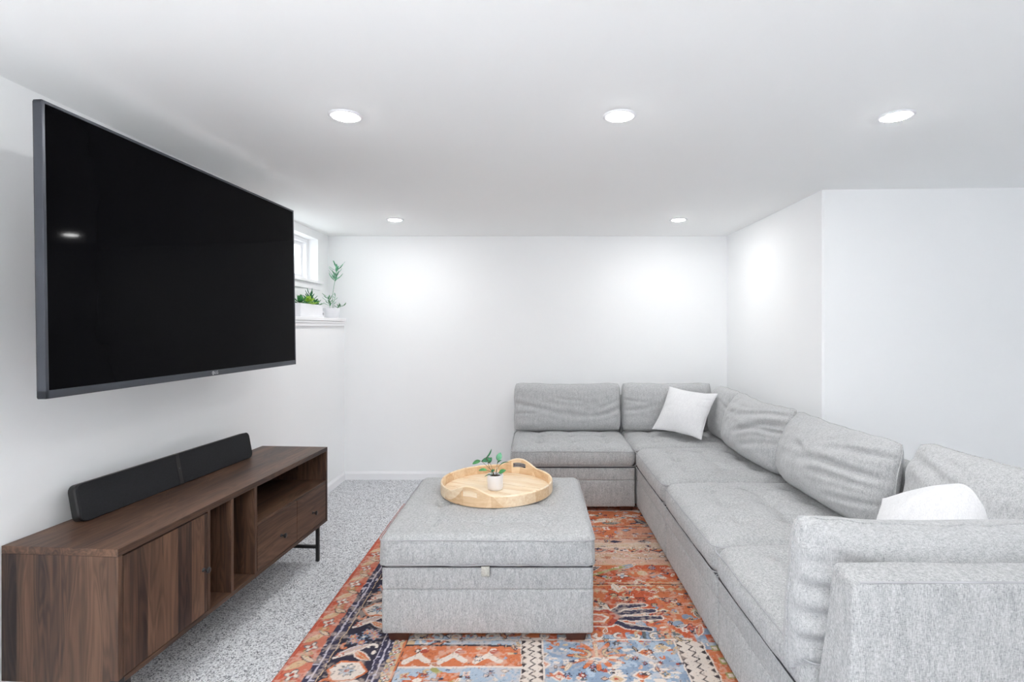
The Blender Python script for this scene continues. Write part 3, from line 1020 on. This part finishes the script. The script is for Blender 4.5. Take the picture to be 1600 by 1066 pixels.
dr = box('door', -HL + 0.0205, -0.3215, yf + 0.001, yf + 0.017, zb + 0.003, zt - 0.006, M['w_door'], st_, 0.001)
knob(dr, -0.347, yf + 0.001, 0.424)
for a, b, kx in ((0.0285, 0.392, 0.235), (0.3955, HL - 0.0205, 0.570)):
    d = box('drawer', a, b, yf + 0.001, yf + 0.018, zb + 0.003, 0.4625, M['w_draw'], st_, 0.001)
    dm = bmesh.new()
    add_box(dm, a + 0.01, b - 0.01, yf + 0.018, yb - 0.03, zb + 0.01, 0.44)
    from_bm('drawer_box', dm, M['w_end'], d)
    knob(d, kx, yf + 0.001, 0.336)
for sx in (-1, 1):
    for sy in (-1, 1):
        x, y = sx * (HL - 0.066), sy * (HD - 0.03)
        bm = bmesh.new()
        add_box(bm, x - 0.0095, x + 0.0095, y - 0.0095, y + 0.0095, 0.0, ZB - 0.001, 0.002)
        add_box(bm, x - 0.022, x + 0.022, y - 0.018, y + 0.018, ZB - 0.004, ZB - 0.0005)
        from_bm('leg', bm, M['blackm'], st_)
    box('crossbar', sx * (HL - 0.066) - 0.008, sx * (HL - 0.066) + 0.008, -HD + 0.04, HD - 0.04, 0.078, 0.097, M['blackm'], st_, 0.001)
bm = bmesh.new()
add_box(bm, -HL - 0.004, -HL + 0.024, yf - 0.003, yf + 0.03, ZB - 0.02, ZB + 0.018, 0.003)
from_bm('corner_bracket', bm, M['blackm'], st_)

# ------------------------------------------------------------------ soundbar
def rounded_plate(bm, x0, x1, z0, z1, r, y0, y1, bev=0.003):
    pts = []
    for cx, cz, a0 in ((x1 - r, z1 - r, 0), (x0 + r, z1 - r, 90), (x0 + r, z0 + r, 180), (x1 - r, z0 + r, 270)):
        for k in range(7):
            a = R(a0 + 15 * k)
            pts.append((cx + r * math.cos(a), cz + r * math.sin(a)))
    rings = []
    for y, ins in ((y0, bev), (y0 + bev, 0), (y1 - bev, 0), (y1, bev)):
        mx, mz = (x0 + x1) / 2, (z0 + z1) / 2
        fx, fz = 1 - ins * 2 / (x1 - x0), 1 - ins * 2 / (z1 - z0)
        rings.append([bm.verts.new((mx + (x - mx) * fx, y, mz + (z - mz) * fz)) for x, z in pts])
    bm.faces.new(rings[0]); bm.faces.new(rings[-1][::-1])
    n = len(pts)
    for A, B in zip(rings, rings[1:]):
        for i in range(n):
            bm.faces.new((A[i], A[(i + 1) % n], B[(i + 1) % n], B[i]))


sb = empty('soundbar', (-1.654, 2.488, ZT + 0.001), R(84.6), 'long black soundbar leaning back on the walnut stand', 'speaker')
tilt = empty('tilt', (0, 0, 0))
bpy.data.objects.remove(tilt)
HB = 0.512
TB = Matrix.Rotation(R(-11), 4, 'X')
bm = bmesh.new()
rounded_plate(bm, -HB, HB, 0.003, 0.146, 0.026, 0.008, 0.048, 0.008)
add_box(bm, -HB + 0.10, -HB + 0.14, 0.02, 0.044, 0.0, 0.006)
add_box(bm, HB - 0.14, HB - 0.10, 0.02, 0.044, 0.0, 0.006)
bm.transform(TB)
for v in bm.verts:
    v.co.z = max(v.co.z, 0.0)
from_bm('body', bm, M['sbody'], sb)
bm = bmesh.new()
rounded_plate(bm, -HB, HB, 0.003, 0.146, 0.026, 0.0, 0.0085, 0.0015)
bm.transform(TB)
from_bm('grille', bm, M['grille'], sb)
bm = bmesh.new()
add_box(bm, -0.032, -0.010, -0.0012, 0.003, 0.003, 0.146)
bm.transform(TB)
from_bm('centre_strip', bm, M['tvback'], sb)
bm = bmesh.new()
add_lathe(bm, [(0, 0.001), (0.0028, 0.001), (0.0028, 0)], 12)
bm.transform(TB @ Matrix.Translation((-0.021, -0.0012, 0.078)) @ Matrix.Rotation(PI / 2, 4, 'X'))
from_bm('indicator', bm, M['bezel'], sb)

# ------------------------------------------------------------------ plants on the ledge
LZ = 1.5035
pb = empty('succulent_planter', (-1.835, 4.215, LZ), PI / 2, 'long white planter of succulents on the ledge, right beside the television edge', 'planter')
bm = bmesh.new()
add_box(bm, -0.22, 0.20, -0.055, 0.055, 0, 0.105, 0.006)
from_bm('planter_box', bm, M['ceramic'], pb)
box('soil', -0.205, 0.185, -0.043, 0.043, 0.100, 0.1075, M['soil'], pb)


def rosette(name, parent, cx, cy, z0, n, L, wd, mat, rise, seed, levels=3):
    rd = random.Random(seed)
    bm = bmesh.new()
    for lv in range(levels):
        k = lv / max(1, levels - 1)
        m = n - lv
        for i in range(m):
            a = 2 * PI * (i + 0.5 * lv) / m + rd.uniform(-.2, .2)
            el = 0.25 + 1.0 * k
            l_ = L * (1 - 0.35 * k) * rd.uniform(.85, 1.1)
            base = Vector((cx + 0.004 * math.cos(a), cy + 0.004 * math.sin(a), z0 + rise * k * 0.6))
            tip = base + Vector((math.cos(a) * math.cos(el), math.sin(a) * math.cos(el), math.sin(el) + rise * 0.0)) * l_
            leaf_mesh(bm, base, tip, wd, (0, 0, 1), -0.10, 5, 0.25)
    o = from_bm(name, bm, mat, parent, True)
    s = o.modifiers.new('thick', 'SOLIDIFY'); s.thickness = 0.0025
    return o


rosette('rosette', pb, -0.11, 0, 0.105, 8, 0.085, 0.022, M['leaf'], 0.03, 1)
rosette('rosette', pb, 0.000, -0.02, 0.105, 9, 0.075, 0.024, M['leaf3'], 0.03, 2)
rosette('rosette', pb, 0.085, 0.005, 0.105, 7, 0.075, 0.018, M['leaf2'], 0.14, 3, 6)
rosette('rosette', pb, 0.160, -0.01, 0.105, 8, 0.065, 0.016, M['leaf'], 0.02, 4)

cube = empty('trinket_box', (-1.835, 4.505, LZ), PI / 2, 'tiny white cube ornament with a grey mark between the two planters', 'ornament')
box('cube_body', -0.026, 0.026, -0.022, 0.022, 0, 0.056, M['ceramic'], cube, 0.004)
bm = bmesh.new()
add_box(bm, -0.012, 0.010, -0.0232, -0.021, 0.026, 0.044, 0.001)
add_box(bm, -0.002, 0.004, -0.0232, -0.021, 0.016, 0.028, 0.0005)
from_bm('mark', bm, plain('grey_mark', (150, 150, 154)), cube)

tp = empty('ledge_plant', (-1.832, 4.735, LZ), PI / 2, 'tall thin plant in a white pot at the far end of the ledge', 'plant')
bm = bmesh.new()
add_lathe(bm, [(0, 0), (0.058, 0), (0.062, 0.004), (0.072, 0.088), (0.071, 0.091), (0.066, 0.091), (0.064, 0.080), (0, 0.080)], 40)
from_bm('pot', bm, M['ceramic'], tp, True)
bm = bmesh.new()
add_lathe(bm, [(0.064, 0.0815), (0.03, 0.084), (0, 0.085)], 24)
from_bm('soil', bm, M['soil'], tp, True)
# local +x runs away from the camera, local -y into the room
def stemmed(pts, nl, L, wd, mat, seed, frm=0.4):
    rd = random.Random(seed)
    bm = bmesh.new()
    add_tube(bm, pts, 0.0018, 6)
    s_ = from_bm('stem', bm, M['leaf4'], tp, True)
    P = [Vector(p) for p in pts]
    for i in range(nl):
        k = frm + (1 - frm) * i / (nl - 1)
        t_ = k * (len(P) - 1)
        j = min(len(P) - 2, int(t_))
        c = P[j].lerp(P[j + 1], t_ - j)
        a = i * 2.4 + rd.uniform(-.3, .3)
        el = rd.uniform(0.45, 0.9)
        d = Vector((math.cos(a) * math.cos(el), math.sin(a) * math.cos(el) * 1.0, math.sin(el)))
        add_leaf(tp, c, c + d * L * rd.uniform(.8, 1.1), wd, (0, 0, 1), mat, curl=-0.08, n=4)


stemmed([(0.01, -0.005, 0.085), (0.00, -0.01, 0.20), (0.012, -0.02, 0.30), (0.010, -0.035, 0.37), (0.010, -0.05, 0.47)], 20, 0.090, 0.015, M['leaf4'], 5, 0.62)
stemmed([(-0.03, 0.0, 0.085), (-0.07, -0.01, 0.13), (-0.12, -0.01, 0.19)], 12, 0.060, 0.013, M['leaf'], 6, 0.25)
stemmed([(0.0, -0.02, 0.085), (-0.02, -0.03, 0.14), (-0.01, -0.04, 0.20)], 5, 0.05, 0.007, M['leaf4'], 7, 0.4)
stemmed([(0.03, -0.03, 0.085), (0.04, -0.05, 0.10), (0.05, -0.09, 0.115)], 8, 0.05, 0.011, M['leaf'], 8, 0.3)

# ------------------------------------------------------------------ rug
def vn(x, y, s, seed):
    """smooth value noise on arrays, 0..1"""
    xs, ys = x * s, y * s
    xi, yi = np.floor(xs).astype(np.int64), np.floor(ys).astype(np.int64)
    fx, fy = xs - xi, ys - yi
    fx, fy = fx * fx * (3 - 2 * fx), fy * fy * (3 - 2 * fy)

    def h(a, b):
        n = (a * 374761393 + b * 668265263 + seed * 974711) & 0x7fffffff
        n = ((n ^ (n >> 13)) * 1274126177) & 0x7fffffff
        return ((n ^ (n >> 16)) & 0xffff) / 65535.0
    return (h(xi, yi) * (1 - fx) + h(xi + 1, yi) * fx) * (1 - fy) + (h(xi, yi + 1) * (1 - fx) + h(xi + 1, yi + 1) * fx) * fy


RX0, RX1, RY0, RY1 = -1.05, 1.36, 0.70, 4.22
gx = np.concatenate([np.arange(RX0, 1.0, 0.0042), np.linspace(1.0, RX1, 30)])
gy = np.concatenate([np.linspace(RY0, 2.0, 60)[:-1], np.arange(2.0, 2.7, 0.0042), np.arange(2.7, RY1, 0.0062), [RY1]])
GX, GY = np.meshgrid(gx, gy, indexing='ij')
wx = GX + 0.006 * (vn(GX, GY, 40, 1) - 0.5) + 0.010 * (vn(GX, GY, 13, 2) - 0.5)
wy = GY + 0.006 * (vn(GX, GY, 40, 3) - 0.5) + 0.010 * (vn(GX, GY, 13, 4) - 0.5)
C = np.zeros(GX.shape + (3,))
ORG, RED, SAL = lin((204, 116, 76)), lin((172, 76, 58)), lin((204, 120, 98))
NAV, DNV, BLU, PBL = lin((52, 52, 78)), lin((38, 38, 58)), lin((138, 158, 182)), lin((172, 188, 206))
CRM, BEI, PNK, LAV = lin((228, 216, 206)), lin((206, 178, 144)), lin((214, 172, 152)), lin((196, 190, 204))
GRN, GRY, BLK = lin((160, 158, 98)), lin((98, 106, 112)), lin((60, 52, 58))


def put(m, c, k=1.0):
    if k >= 1: C[m] = c
    else: C[m] = C[m] * (1 - k) + np.array(c) * k


def ell(cx, cy, rx, ry): return ((wx - cx) / rx) ** 2 + ((wy - cy) / ry) ** 2 < 1
def dia(cx, cy, rx, ry): return np.abs(wx - cx) / rx + np.abs(wy - cy) / ry < 1
def rec(x0, x1, y0, y1): return (wx > x0) & (wx < x1) & (wy > y0) & (wy < y1)
def hexa(cx, cy, rx, ry): return (np.abs(wy - cy) < ry) & (np.abs(wx - cx) / rx + 0.5 * np.abs(wy - cy) / ry < 1)


def seg(x0, y0, x1, y1, wd, taper=0.0):
    ex, ey = x1 - x0, y1 - y0
    tt = np.clip(((wx - x0) * ex + (wy - y0) * ey) / (ex * ex + ey * ey + 1e-9), 0, 1)
    return np.hypot(wx - x0 - ex * tt, wy - y0 - ey * tt) < wd * (1 - taper * tt)


def flower(cx, cy, r, c1, c2, k=6, ph=0.0, sq=1.0, ol=None):
    d = np.hypot(wx - cx, (wy - cy) * sq)
    th = np.arctan2((wy - cy) * sq, wx - cx)
    pet = r * (0.70 + 0.30 * np.cos(k * th + ph))
    if ol is not None: put(d < pet + 0.006, ol)
    put(d < pet, c1)
    put(d < r * 0.36, c2)


def leafm(cx, cy, L, wd, ang, c, ol=None):
    ca, sa = math.cos(ang), math.sin(ang)
    a = (wx - cx) * ca + (wy - cy) * sa
    b = -(wx - cx) * sa + (wy - cy) * ca
    e = np.clip(1 - (a / L) ** 2, 0, 1)
    if ol is not None: put(np.abs(b) < wd * e + 0.005 * (np.abs(a) < L * 1.1), ol)
    put(np.abs(b) < wd * e, c)
    put((np.abs(b) < 0.0025) & (np.abs(a) < L * 0.8), BEI)


def scroll(cx, cy, r, wd, c, a0=0.0, span=4.4, ol=None):
    d = np.hypot(wx - cx, wy - cy)
    th = (np.arctan2(wy - cy, wx - cx) - a0) % (2 * PI)
    rr = r * (1 - 0.55 * th / span)
    if ol is not None: put((np.abs(d - rr) < wd + 0.004) & (th < span), ol)
    put((np.abs(d - rr) < wd) & (th < span), c)


rd = random.Random(9)
# ---- field ground
put(np.ones(GX.shape, bool), ORG)
red = vn(GX, GY, 7, 21)
put(red > 0.62, lin((194, 92, 58)))
# pale panels
put(rec(-0.6, 1.4, 3.13, 3.50), PNK)
put(rec(-0.6, 1.4, 3.52, 3.70) & (vn(GX, GY, 6, 5) > 0.45), lin((210, 150, 124)))
# blue ground at the near medallion
blue = (wy < 2.385 + 0.03 * np.sign(np.sin(wx * 60))) & (wx > 0.03)
put(blue, BLU)
put(blue & (vn(GX, GY, 30, 6) > 0.55), PBL)
stp = (np.abs(wx - 0.62) + np.floor((wy - 2.1) / 0.03) * 0.018 < 0.42) & (wy < 2.62) & (wy > 2.30)
put(stp & (vn(GX, GY, 16, 7) > 0.62), BLU)

# horizontal rules across the field
for y, c in ((2.885, BLK), (2.905, BEI), (2.872, BEI), (3.505, RED), (3.52, BEI), (3.125, BEI), (3.72, BLK), (3.735, BEI), (4.06, NAV), (4.045, CRM)):
    put(np.abs(wy - y) < 0.005, c)

# medallion claws right of the ottoman
def claw(cx, cy, s, flip=1):
    arms = [((0, 0), (0.10, 0.10), (0.21, 0.115)), ((0, 0), (0.11, 0.045), (0.25, 0.06)), ((0, 0), (0.12, -0.01), (0.27, 0.0)),
            ((0, 0), (0.09, -0.07), (0.19, -0.10))]
    for ol in (1, 0):
        for A in arms:
            for p, q_ in zip(A, A[1:]):
                put(seg(cx + p[0] * s, cy + flip * p[1] * s, cx + q_[0] * s, cy + flip * q_[1] * s, (0.017 + 0.008 * ol) * s / 0.9, 0.25), CRM if ol else NAV)
        put(hexa(cx - 0.03 * s, cy, (0.11 + 0.012 * ol) * s, (0.07 + 0.01 * ol) * s), CRM if ol else RED)
    put(hexa(cx - 0.04 * s, cy, 0.085 * s, 0.05 * s), ORG)
    put(hexa(cx - 0.04 * s, cy, 0.065 * s, 0.036 * s), CRM)
    put(hexa(cx - 0.04 * s, cy, 0.045 * s, 0.024 * s), SAL)


def scatter(x0, x1, y0, y1, n, pal, r0, r1, seed_):
    r_ = random.Random(seed_)
    for _ in range(n):
        x, y = r_.uniform(x0, x1), r_.uniform(y0, y1)
        r = r_.uniform(r0, r1)
        c, o = r_.choice(pal), r_.choice((CRM, BLK, BEI, NAV))
        k = r_.randrange(6)
        if k == 0: flower(x, y, r, c, r_.choice((CRM, RED, BLU)), r_.choice((4, 6, 8)), r_.random() * 3, 1, o)
        elif k == 1: leafm(x, y, r * 1.7, r * 0.55, r_.uniform(-0.6, 0.6) + r_.choice((0, PI / 2)), c, o)
        elif k == 2: scroll(x, y, r, 0.0055, c, r_.uniform(0, 6), 4.4, None)
        elif k == 3:
            put(dia(x, y, r * 1.1, r * 0.8), o); put(dia(x, y, r * 0.75, r * 0.5), c)
        elif k == 4:
            put(seg(x, y, x + r * r_.choice((-1.6, 1.6)), y + r * r_.uniform(-.6, .6), 0.007), o)
            put(ell(x, y, r * .5, r * .4), c)
        else:
            put(rec(x - r * .5, x + r * .5, y - r * .3, y + r * .3), c)
            put(rec(x - r * .2, x + r * .2, y - r * .5, y + r * .5), o)


scatter(-0.55, 1.0, 3.74, 4.04, 90, (RED, SAL, BEI, GRY, CRM, NAV), 0.02, 0.045, 1)
scatter(-0.55, 1.0, 3.53, 3.70, 46, (SAL, PBL, BEI, BLU, CRM), 0.015, 0.035, 2)
for k in range(8):
    x = -0.4 + k * 0.19
    leafm(x + 0.25, 3.40, 0.17, 0.035, 0.05 * (-1) ** k, lin((214, 188, 166)), CRM)
    leafm(x, 3.24, 0.16, 0.034, -0.12, lin((206, 170, 148)), CRM)
    put(dia(x + 0.05, 3.33, 0.06, 0.034), NAV); put(dia(x + 0.05, 3.33, 0.036, 0.018), ORG)
    put(dia(x + 0.17, 3.46, 0.05, 0.022), NAV)
    put(ell(x + 0.12, 3.31, 0.028, 0.014), RED)
scatter(0.25, 0.9, 3.14, 3.5, 26, (SAL, RED, BEI, CRM, NAV), 0.012, 0.028, 3)
scatter(-0.55, 1.0, 2.93, 3.12, 60, (CRM, NAV, GRN, BLU, RED), 0.015, 0.040, 4)
put(seg(0.30, 2.98, 0.52, 3.10, 0.012), GRN)
put(ell(0.62, 3.02, 0.10, 0.05), ORG); put(ell(0.62, 3.02, 0.03, 0.03), BEI)
for k in range(14):   # saw-tooth edge of the next panel
    x = 0.2 + k * 0.045
    put(dia(x, 2.83 + 0.006 * k * (-1 if x < .4 else 0), 0.022, 0.018), BEI)
scatter(0.28, 0.85, 2.66, 2.86, 26, (BEI, CRM, SAL, NAV, GRY, RED), 0.012, 0.032, 5)
claw(0.345, 2.555, 1.0)
scatter(0.55, 0.86, 2.32, 2.68, 34, (BEI, CRM, GRN, NAV, GRY, BLU, SAL), 0.012, 0.030, 6)
put(dia(0.55, 2.60, 0.03, 0.035), CRM); put(dia(0.55, 2.60, 0.018, 0.022), SAL)
# grey key shapes
for k in range(6):
    put(rec(0.46 + 0.035 * k, 0.478 + 0.035 * k, 2.36 + 0.02 * (k % 3), 2.43 + 0.02 * (k % 2)), GRY if k % 2 else BEI)
# big orange flower on the blue ground
flower(0.27, 2.26, 0.135, BLK, BLK, 12, 0, 1.25)
flower(0.27, 2.26, 0.128, ORG, ORG, 12, 0, 1.25)
for sx in (-1, 1):
    scroll(0.27 + sx * 0.055, 2.275, 0.036, 0.006, BEI, 0 if sx > 0 else PI, 4.6, GRY)
put(dia(0.27, 2.235, 0.05, 0.020), CRM); put(dia(0.27, 2.235, 0.02, 0.01), BLU)
put(seg(0.27, 2.26, 0.27, 2.34, 0.006), BEI)
for k in range(30):
    x, y = rd.uniform(0.33, 0.62), rd.uniform(2.06, 2.3)
    put(ell(x, y, rd.uniform(.01, .03), rd.uniform(.006, .012)), CRM)
for x, y, c in ((0.48, 2.28, ORG), (0.44, 2.13, ORG), (0.10, 2.13, SAL), (0.03, 2.20, ORG), (-0.05, 2.31, ORG), (-0.12, 2.17, SAL), (0.33, 2.11, BEI), (0.56, 2.31, BEI)):
    put(dia(x, y, 0.042, 0.036), CRM); put(dia(x, y, 0.030, 0.025), c); put(ell(x, y, 0.008, 0.008), RED)
scatter(-0.2, 0.6, 2.02, 2.36, 40, (CRM, BLU, ORG, GRY, PBL), 0.008, 0.020, 8)
# cream zig-zag stripes on either side of the blue ground
def zig(xc, y0, y1, wd):
    tri = 0.011 * (4 * np.abs(((wy / 0.040) % 1) - 0.5) - 1)
    tri2 = 0.011 * (4 * np.abs(((wy / 0.040 + 0.5) % 1) - 0.5) - 1)
    m = (wy > y0) & (wy < y1)
    put(m & (np.abs(wx - xc) < wd + 0.016), BLK)
    put(m & (wx > xc - wd + tri - 0.004) & (wx < xc + wd + tri2 + 0.004), CRM)
    put(m & (np.abs(wx - xc - tri * 1.1) < 0.0045), BLK)
    put(m & (np.abs(wx - xc - wd - 0.018) < 0.004), CRM); put(m & (np.abs(wx - xc + wd + 0.018) < 0.004), CRM)


zig(-0.012, 1.2, 2.385, 0.030)
zig(0.69, 1.2, 2.36, 0.045)
put(rec(0.755, 0.86, 1.0, 2.30), ORG)
for k in range(12):
    put(rec(0.78, 0.815, 1.3 + 0.09 * k, 1.34 + 0.09 * k), GRN); put(rec(0.788, 0.807, 1.31 + 0.09 * k, 1.33 + 0.09 * k), CRM)
# left inner panel below the ottoman: cream scroll then an orange animal panel then blue
pn = (wx > -0.575) & (wx < -0.06)
put(pn & (wy < 2.40), PBL)
scatter(-0.56, -0.28, 2.33, 2.42, 20, (CRM, BEI, SAL), 0.01, 0.03, 10)
put(pn & (wy > 2.185) & (wy < 2.325), ORG)
put(pn & (np.abs(wy - 2.33) < 0.006), BLK); put(pn & (np.abs(wy - 2.183) < 0.006), CRM)
for x in (-0.50, -0.35, -0.20):
    put(seg(x - 0.05, 2.215, x, 2.26, 0.014), CRM); put(seg(x, 2.26, x + 0.05, 2.22, 0.014), CRM)
    put(seg(x, 2.25, x + 0.02, 2.30, 0.012), CRM); put(ell(x + 0.025, 2.285, 0.02, 0.014), RED)
put(seg(-0.42, 2.17, -0.30, 2.08, 0.012), GRN)
flower(-0.47, 2.10, 0.05, ORG, CRM, 8, 0, 1.3, RED)
put(rec(-0.40, -0.31, 2.10, 2.15), ORG)
for k in range(14):
    x = -0.53 + k * 0.083
    scroll(x, 2.40, 0.024, 0.006, CRM, rd.random() * 6, 4.2, GRY)
put((np.abs(wy - 2.372) < 0.005) & (wx > -0.57) & (wx < 0.65), CRM)

for sd, (a_, b_, c_, d_) in enumerate(((0.28, 0.72, 2.40, 2.68), (0.28, 0.88, 2.66, 3.12), (0.28, 0.9, 3.12, 4.05), (0.06, 0.66, 2.0, 2.38), (-0.56, -0.06, 2.0, 2.42))):
    scatter(a_, b_, c_, d_, 75, (CRM, BEI, SAL, RED, GRY, BLU, PNK, ORG), 0.005, 0.017, 50 + sd)
claw(0.345, 2.555, 1.0)
# ---- left border (mirrored on the hidden right side)
def border(sgn, xe):
    def X(d): return xe + sgn * d
    def bnd(d0, d1, c):
        a, b = sorted((X(d0), X(d1)))
        put((wx > a) & (wx < b), c)
    bnd(-0.05, 0.118, SAL)
    bnd(0.0, 0.014, lin((196, 92, 72)))
    bnd(0.014, 0.017, RED)
    # flowers and leaves of the outer band
    y, k = 0.8, 0
    while y < 4.2:
        cx = X(0.064)
        put(rec(min(X(.02), X(.11)), max(X(.02), X(.11)), y - 0.03, y + 0.012) & (vn(GX, GY, 34, 31) > 0.4), lin((190, 84, 60)))
        flower(cx, y, 0.028, CRM, RED, 4, 0.7, 0.9, GRY)
        leafm(cx - sgn * 0.010, y + 0.065, 0.045, 0.016, 0.8 * sgn, lin((214, 178, 142)), BEI)
        leafm(cx + sgn * 0.018, y + 0.105, 0.035, 0.011, -0.5 * sgn, lin((222, 196, 172)), BLK)
        flower(cx, y + 0.145, 0.022, SAL, BEI, 5, k, 0.9, GRN)
        y += 0.19; k += 1
    for d0, d1 in ((0.118, 0.176), (0.375, 0.425)):
        bnd(d0, d1, NAV)
        m = (d0 + d1) / 2
        bnd(m - 0.004, m + 0.004, LAV)
        a, b = sorted((X(d0), X(d1)))
        put((wx > a) & (wx < b) & (vn(GX, GY, 60, 33) > 0.80), LAV)
    bnd(0.176, 0.180, BEI); bnd(0.371, 0.375, LAV)
    bnd(0.180, 0.371, DNV)
    y, k = 0.75, 0
    c = X(0.275)
    while y < 4.2:
        if k % 2 == 0:
            put(hexa(c, y, 0.088, 0.062), ORG); put(hexa(c, y, 0.076, 0.052), CRM)
            flower(c, y, 0.034, PBL, RED, 8, 0, 1.0, GRY)
            for q_ in range(10):
                put(ell(c + rd.uniform(-.06, .06), y + rd.uniform(-.04, .04), .006, .005), GRY)
        else:
            for dx, dy in ((0, 0.04), (0.05, 0), (-0.05, 0.0), (0, -0.04), (0.035, 0.03), (-0.035, -0.03)):
                flower(c + dx, y + dy, 0.022, ORG if dx <= 0 else SAL, BEI, 6, dx * 50, 1.0, BLU)
            flower(c, y, 0.020, BLU, CRM, 6)
        yy = y + 0.125
        leafm(c - 0.015, yy + 0.02, 0.065, 0.016, 0.5, lin((196, 176, 176)), CRM)
        leafm(c + 0.03, yy - 0.025, 0.055, 0.015, -0.6, ORG, CRM)
        put(seg(c - 0.08, yy - 0.045, c - 0.01, yy, 0.008), CRM)
        scroll(c + 0.055, yy + 0.035, 0.024, 0.006, CRM, k, 4)
        scroll(c - 0.062, yy + 0.040, 0.022, 0.007, ORG, k + 2, 4)
        flower(c - 0.065, yy - 0.02, 0.020, SAL, CRM, 5, 1)
        put(ell(c + 0.075, yy, .010, .014), CRM)
        y += 0.235; k += 1
    bnd(0.425, 0.470, BEI)
    y = 0.72
    while y < 4.2:
        cc = X(0.447)
        flower(cc, y, 0.017, CRM, RED, 4, 0.8, 1.0, GRY)
        flower(cc - 0.006, y + 0.045, 0.014, ORG, BEI, 5, y, 1.0, BLU)
        put(ell(cc + 0.010, y + 0.024, .007, .005), RED); put(ell(cc - .012, y + .066, .006, .005), GRN)
        y += 0.087
    bnd(0.468, 0.478, ORG); bnd(0.478, 0.481, BLK)


border(1, RX0)
# far-end border
put(wy > 4.09, SAL)
for k in range(24):
    flower(RX0 + 0.06 + k * 0.105, 4.15, 0.03, CRM, RED, 5, k, 1.0, GRY)
border(-1, RX1)
# woven abrash and wear
ab = 0.90 + 0.18 * vn(GX * 0.3, GY, 14, 41)
C *= ab[..., None]
wear = np.clip((vn(GX, GY, 22, 42) * 0.6 + vn(GX, GY, 90, 43) * 0.5 - 0.58) * 2.4, 0.03, 0.42)
C = C * (1 - wear[..., None]) + np.array(lin((226, 206, 192))) * wear[..., None]
fle = vn(GX, GY, 170, 44) > 0.86
C[fle] = C[fle] * 0.6
nX, nY = GX.shape
Zt = 0.0070 + 0.0012 * vn(GX, GY, 60, 45)
edge = (GX < RX0 + 0.006) | (GY < RY0 + 0.006) | (GX > RX1 - 0.006) | (GY > RY1 - 0.006)
Zt[edge] = 0.004
eX = GX + np.where(GX < RX0 + 0.02, 0.004 * (vn(GX, GY, 9, 46) - 0.5), 0)
vt = np.stack([eX.ravel(), GY.ravel(), Zt.ravel()], -1)
ii = np.arange(nX * nY).reshape(nX, nY)
fq = np.stack([ii[:-1, :-1].ravel(), ii[1:, :-1].ravel(), ii[1:, 1:].ravel(), ii[:-1, 1:].ravel()], -1)
# skirt down to the carpet
per = np.concatenate([ii[:, 0], ii[-1, 1:], ii[-2::-1, -1], ii[0, -2:0:-1]])
low = vt[per].copy(); low[:, 2] = 0.0005
base_i = len(vt)
vt = np.concatenate([vt, low])
m_ = len(per)
li = base_i + np.arange(m_)
sk = np.stack([per, li, np.roll(li, -1), np.roll(per, -1)], -1)
fq = np.concatenate([fq, sk])
me = bpy.data.meshes.new('area_rug')
me.vertices.add(len(vt)); me.vertices.foreach_set('co', vt.astype(np.float32).ravel())
me.loops.add(fq.size); me.loops.foreach_set('vertex_index', fq.astype(np.int32).ravel())
me.polygons.add(len(fq)); me.polygons.foreach_set('loop_start', (np.arange(len(fq)) * 4).astype(np.int32))
me.polygons.foreach_set('loop_total', np.full(len(fq), 4, np.int32))
me.update(calc_edges=True); me.validate()
ca = me.color_attributes.new('weave', 'FLOAT_COLOR', 'POINT')
cc = np.concatenate([C.reshape(-1, 3), C.reshape(-1, 3)[per]])
ca.data.foreach_set('color', np.concatenate([cc, np.ones((len(cc), 1))], -1).astype(np.float32).ravel())
rug = link('area_rug', me, M['rug'])
tag(rug, 'orange, navy and cream patterned rug on the carpet under the ottoman and sofa', 'rug')
